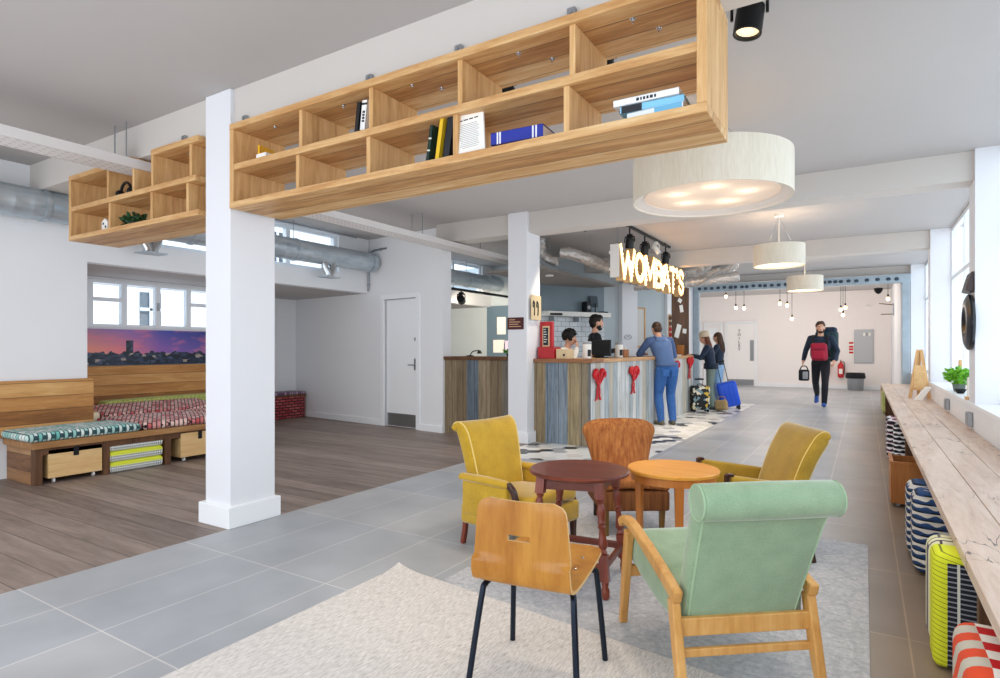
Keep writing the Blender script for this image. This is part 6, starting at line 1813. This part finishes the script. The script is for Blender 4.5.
L_ = MB().lathe([(.22, .46), (.245, .36), (.262, .40), (.25, .51), (.235, .53), (.2, .5)], (0, 0, 0), 32, cap=False)
for v in L_.bm.verts: v.co += V((noise.noise(v.co*12), noise.noise(v.co*12+V((5, 0, 0))), 0))*.015
L_.build('liner', BLKC, bi)
# bare bulbs on cords
def barebulb(label, x, y, z):
    t = thing('bare_bulb', label, 'bulb', (x, y, z), 0, 'bare bulbs hanging in the lobby')
    MB().tube([(0, 0, .13), (0, 0, ZC-z)], .006, 6).build('cord', BLK, t)
    MB().lathe([(.018, .07), (.022, .08), (.022, .13), (.008, .145)], (0, 0, 0), 14).build('lamp_holder', BLK, t)
    MB().ell((0, 0, .025), (.04, .04, .048), 16, 10).build('bulb', plain('bulb_glass', '#fff1da', .2, emit='#ffd9a0', estr=7), t)
for (x, z), lab in zip([(-3.4, 2.74), (-3.13, 2.4), (-2.91, 2.38), (-1.98, 2.48), (-1.8, 2.42), (-1.68, 2.05), (-.52, 2.26), (-.42, 2.31), (-.47, 2.12), (.52, 2.5)],
    ['bare bulb tucked up under the blue girder above the double doors', 'left bulb of the pair above the toilet door', 'right bulb of the pair above the toilet door',
     'left bulb of the pair under the farther small drum lamp', 'right bulb of the pair under the farther small drum lamp', 'lowest single bare bulb under the farther small drum lamp',
     'left bulb of the trio above the walking person', 'right bulb of the trio above the walking person', 'lowest bulb of the trio above the walking person', 'bare bulb near the right end of the blue girder']):
    barebulb(lab, x, 18.0, z)
dm = thing('dome_camera', 'black dome camera under the ceiling near the right lobby corner', 'camera', (.30, 17.2, 2.66))
MB().lathe([(.09, .08), (.095, .05), (.08, 0), (.04, -.05), (.001, -.065)], (0, 0, 0), 24).build('dome', BLKM, dm)
MB().tube([(0, 0, .07), (0, 0, ZC-2.66)], .02, 8).build('stem', PAPER, dm)
wlm = thing('wall_bracket', 'thin bronze double-arm wall lamp on the right lobby wall', 'lamp', (.69, 19.3, 2.2))
BRZ = plain('bronze', '#7a5a3a', .4, .7)
for z0, z1, x1 in ((0, 0, -.3), (.25, .3, -.34)): MB().tube([(0, 0, z0), (x1, 0, z1)], .012, 8).build('arm', BRZ, wlm)
MB().box(-.02, .01, -.04, .04, -.05, .3).build('plate', STEEL, wlm, False)
MB().lathe([(.055, 0), (.055, .03), (.03, .045)], (.1, 21.44, 2.55), 20, Matrix()).build('smoke_detector', PAPER, None, label='small white sensor high on the lobby wall right of the bulb trio', cat='detector')

# ------------------------------------------------------------------ light, world, camera
w = bpy.data.worlds.new('World'); sc.world = w; w.use_nodes = True
bg = w.node_tree.nodes['Background']
bg.inputs[0].default_value = C('#eaf1fa'); bg.inputs[1].default_value = 2.6
w.light_settings.ao_factor = .38; w.light_settings.distance = 3
sc.cycles.use_fast_gi = True; sc.cycles.fast_gi_method = 'ADD'
def area(name, loc, rot, sx, sy, e, col=(1, 1, 1), portal=False):
    l = bpy.data.lights.new(name, 'AREA'); l.shape = 'RECTANGLE'; l.size = sx; l.size_y = sy; l.energy = e; l.color = col
    o = bpy.data.objects.new(name, l); COL.objects.link(o); o.location = loc; o.rotation_euler = rot
    if portal: l.cycles.is_portal = True
    return o
# daylight: portals on the right windows and the rear, where a wall is left out to let sky light in
for y0, y1 in ((-1.4, 2.56), (2.92, 6.84), (7.2, 11.1), (11.46, 15.5)):
    area('daylight_portal', (WX+.45, (y0+y1)/2, 1.9), (0, PI/2, 0), 2.3, y1-y0, 1, portal=True)
area('daylight_portal', ((AX+WX)/2, -2.25, 1.5), (PI/2, 0, 0), WX-AX, 3.1, 1, portal=True)
# ceiling fittings: soft downlights above the walkway, desk, seating and lobby
def ceil_panel(label, x, y, e, col=(1, .93, .85), sx=.6, sy=.6):
    l = area('ceiling_light', (x, y, ZC-.03), (0, 0, 0), sx, sy, e, col); return l
cam = bpy.data.cameras.new('camera'); co = bpy.data.objects.new('camera', cam); COL.objects.link(co)
F_ = 592.0; TH = math.atan(364/F_)
cam.sensor_width = 36; cam.lens = F_/1000*36; cam.shift_y = 10/1000
cam.clip_start = .05; cam.clip_end = 200
co.location = (0, 0, 1.25); co.rotation_euler = (PI/2, 0, TH)
sc.camera = co
for (x, y, z, e, c) in ((-2.4, 17.8, 2.3, 38, (1, .86, .76)), (-.6, 18.6, 2.3, 38, (1, .86, .76))):
    l = bpy.data.lights.new('lobby_bulb', 'POINT'); l.energy = e; l.color = c; l.shadow_soft_size = .3
    o = bpy.data.objects.new('lobby_bulb', l); COL.objects.link(o); o.location = (x, y, z)
sc.view_settings.view_transform = 'Standard'
sc.view_settings.look = 'None'
sc.view_settings.exposure = 0.06
sc.cycles.use_denoising = True
sc.cycles.max_bounces = 10
sc.cycles.diffuse_bounces = 6
sc.cycles.sample_clamp_indirect = 6
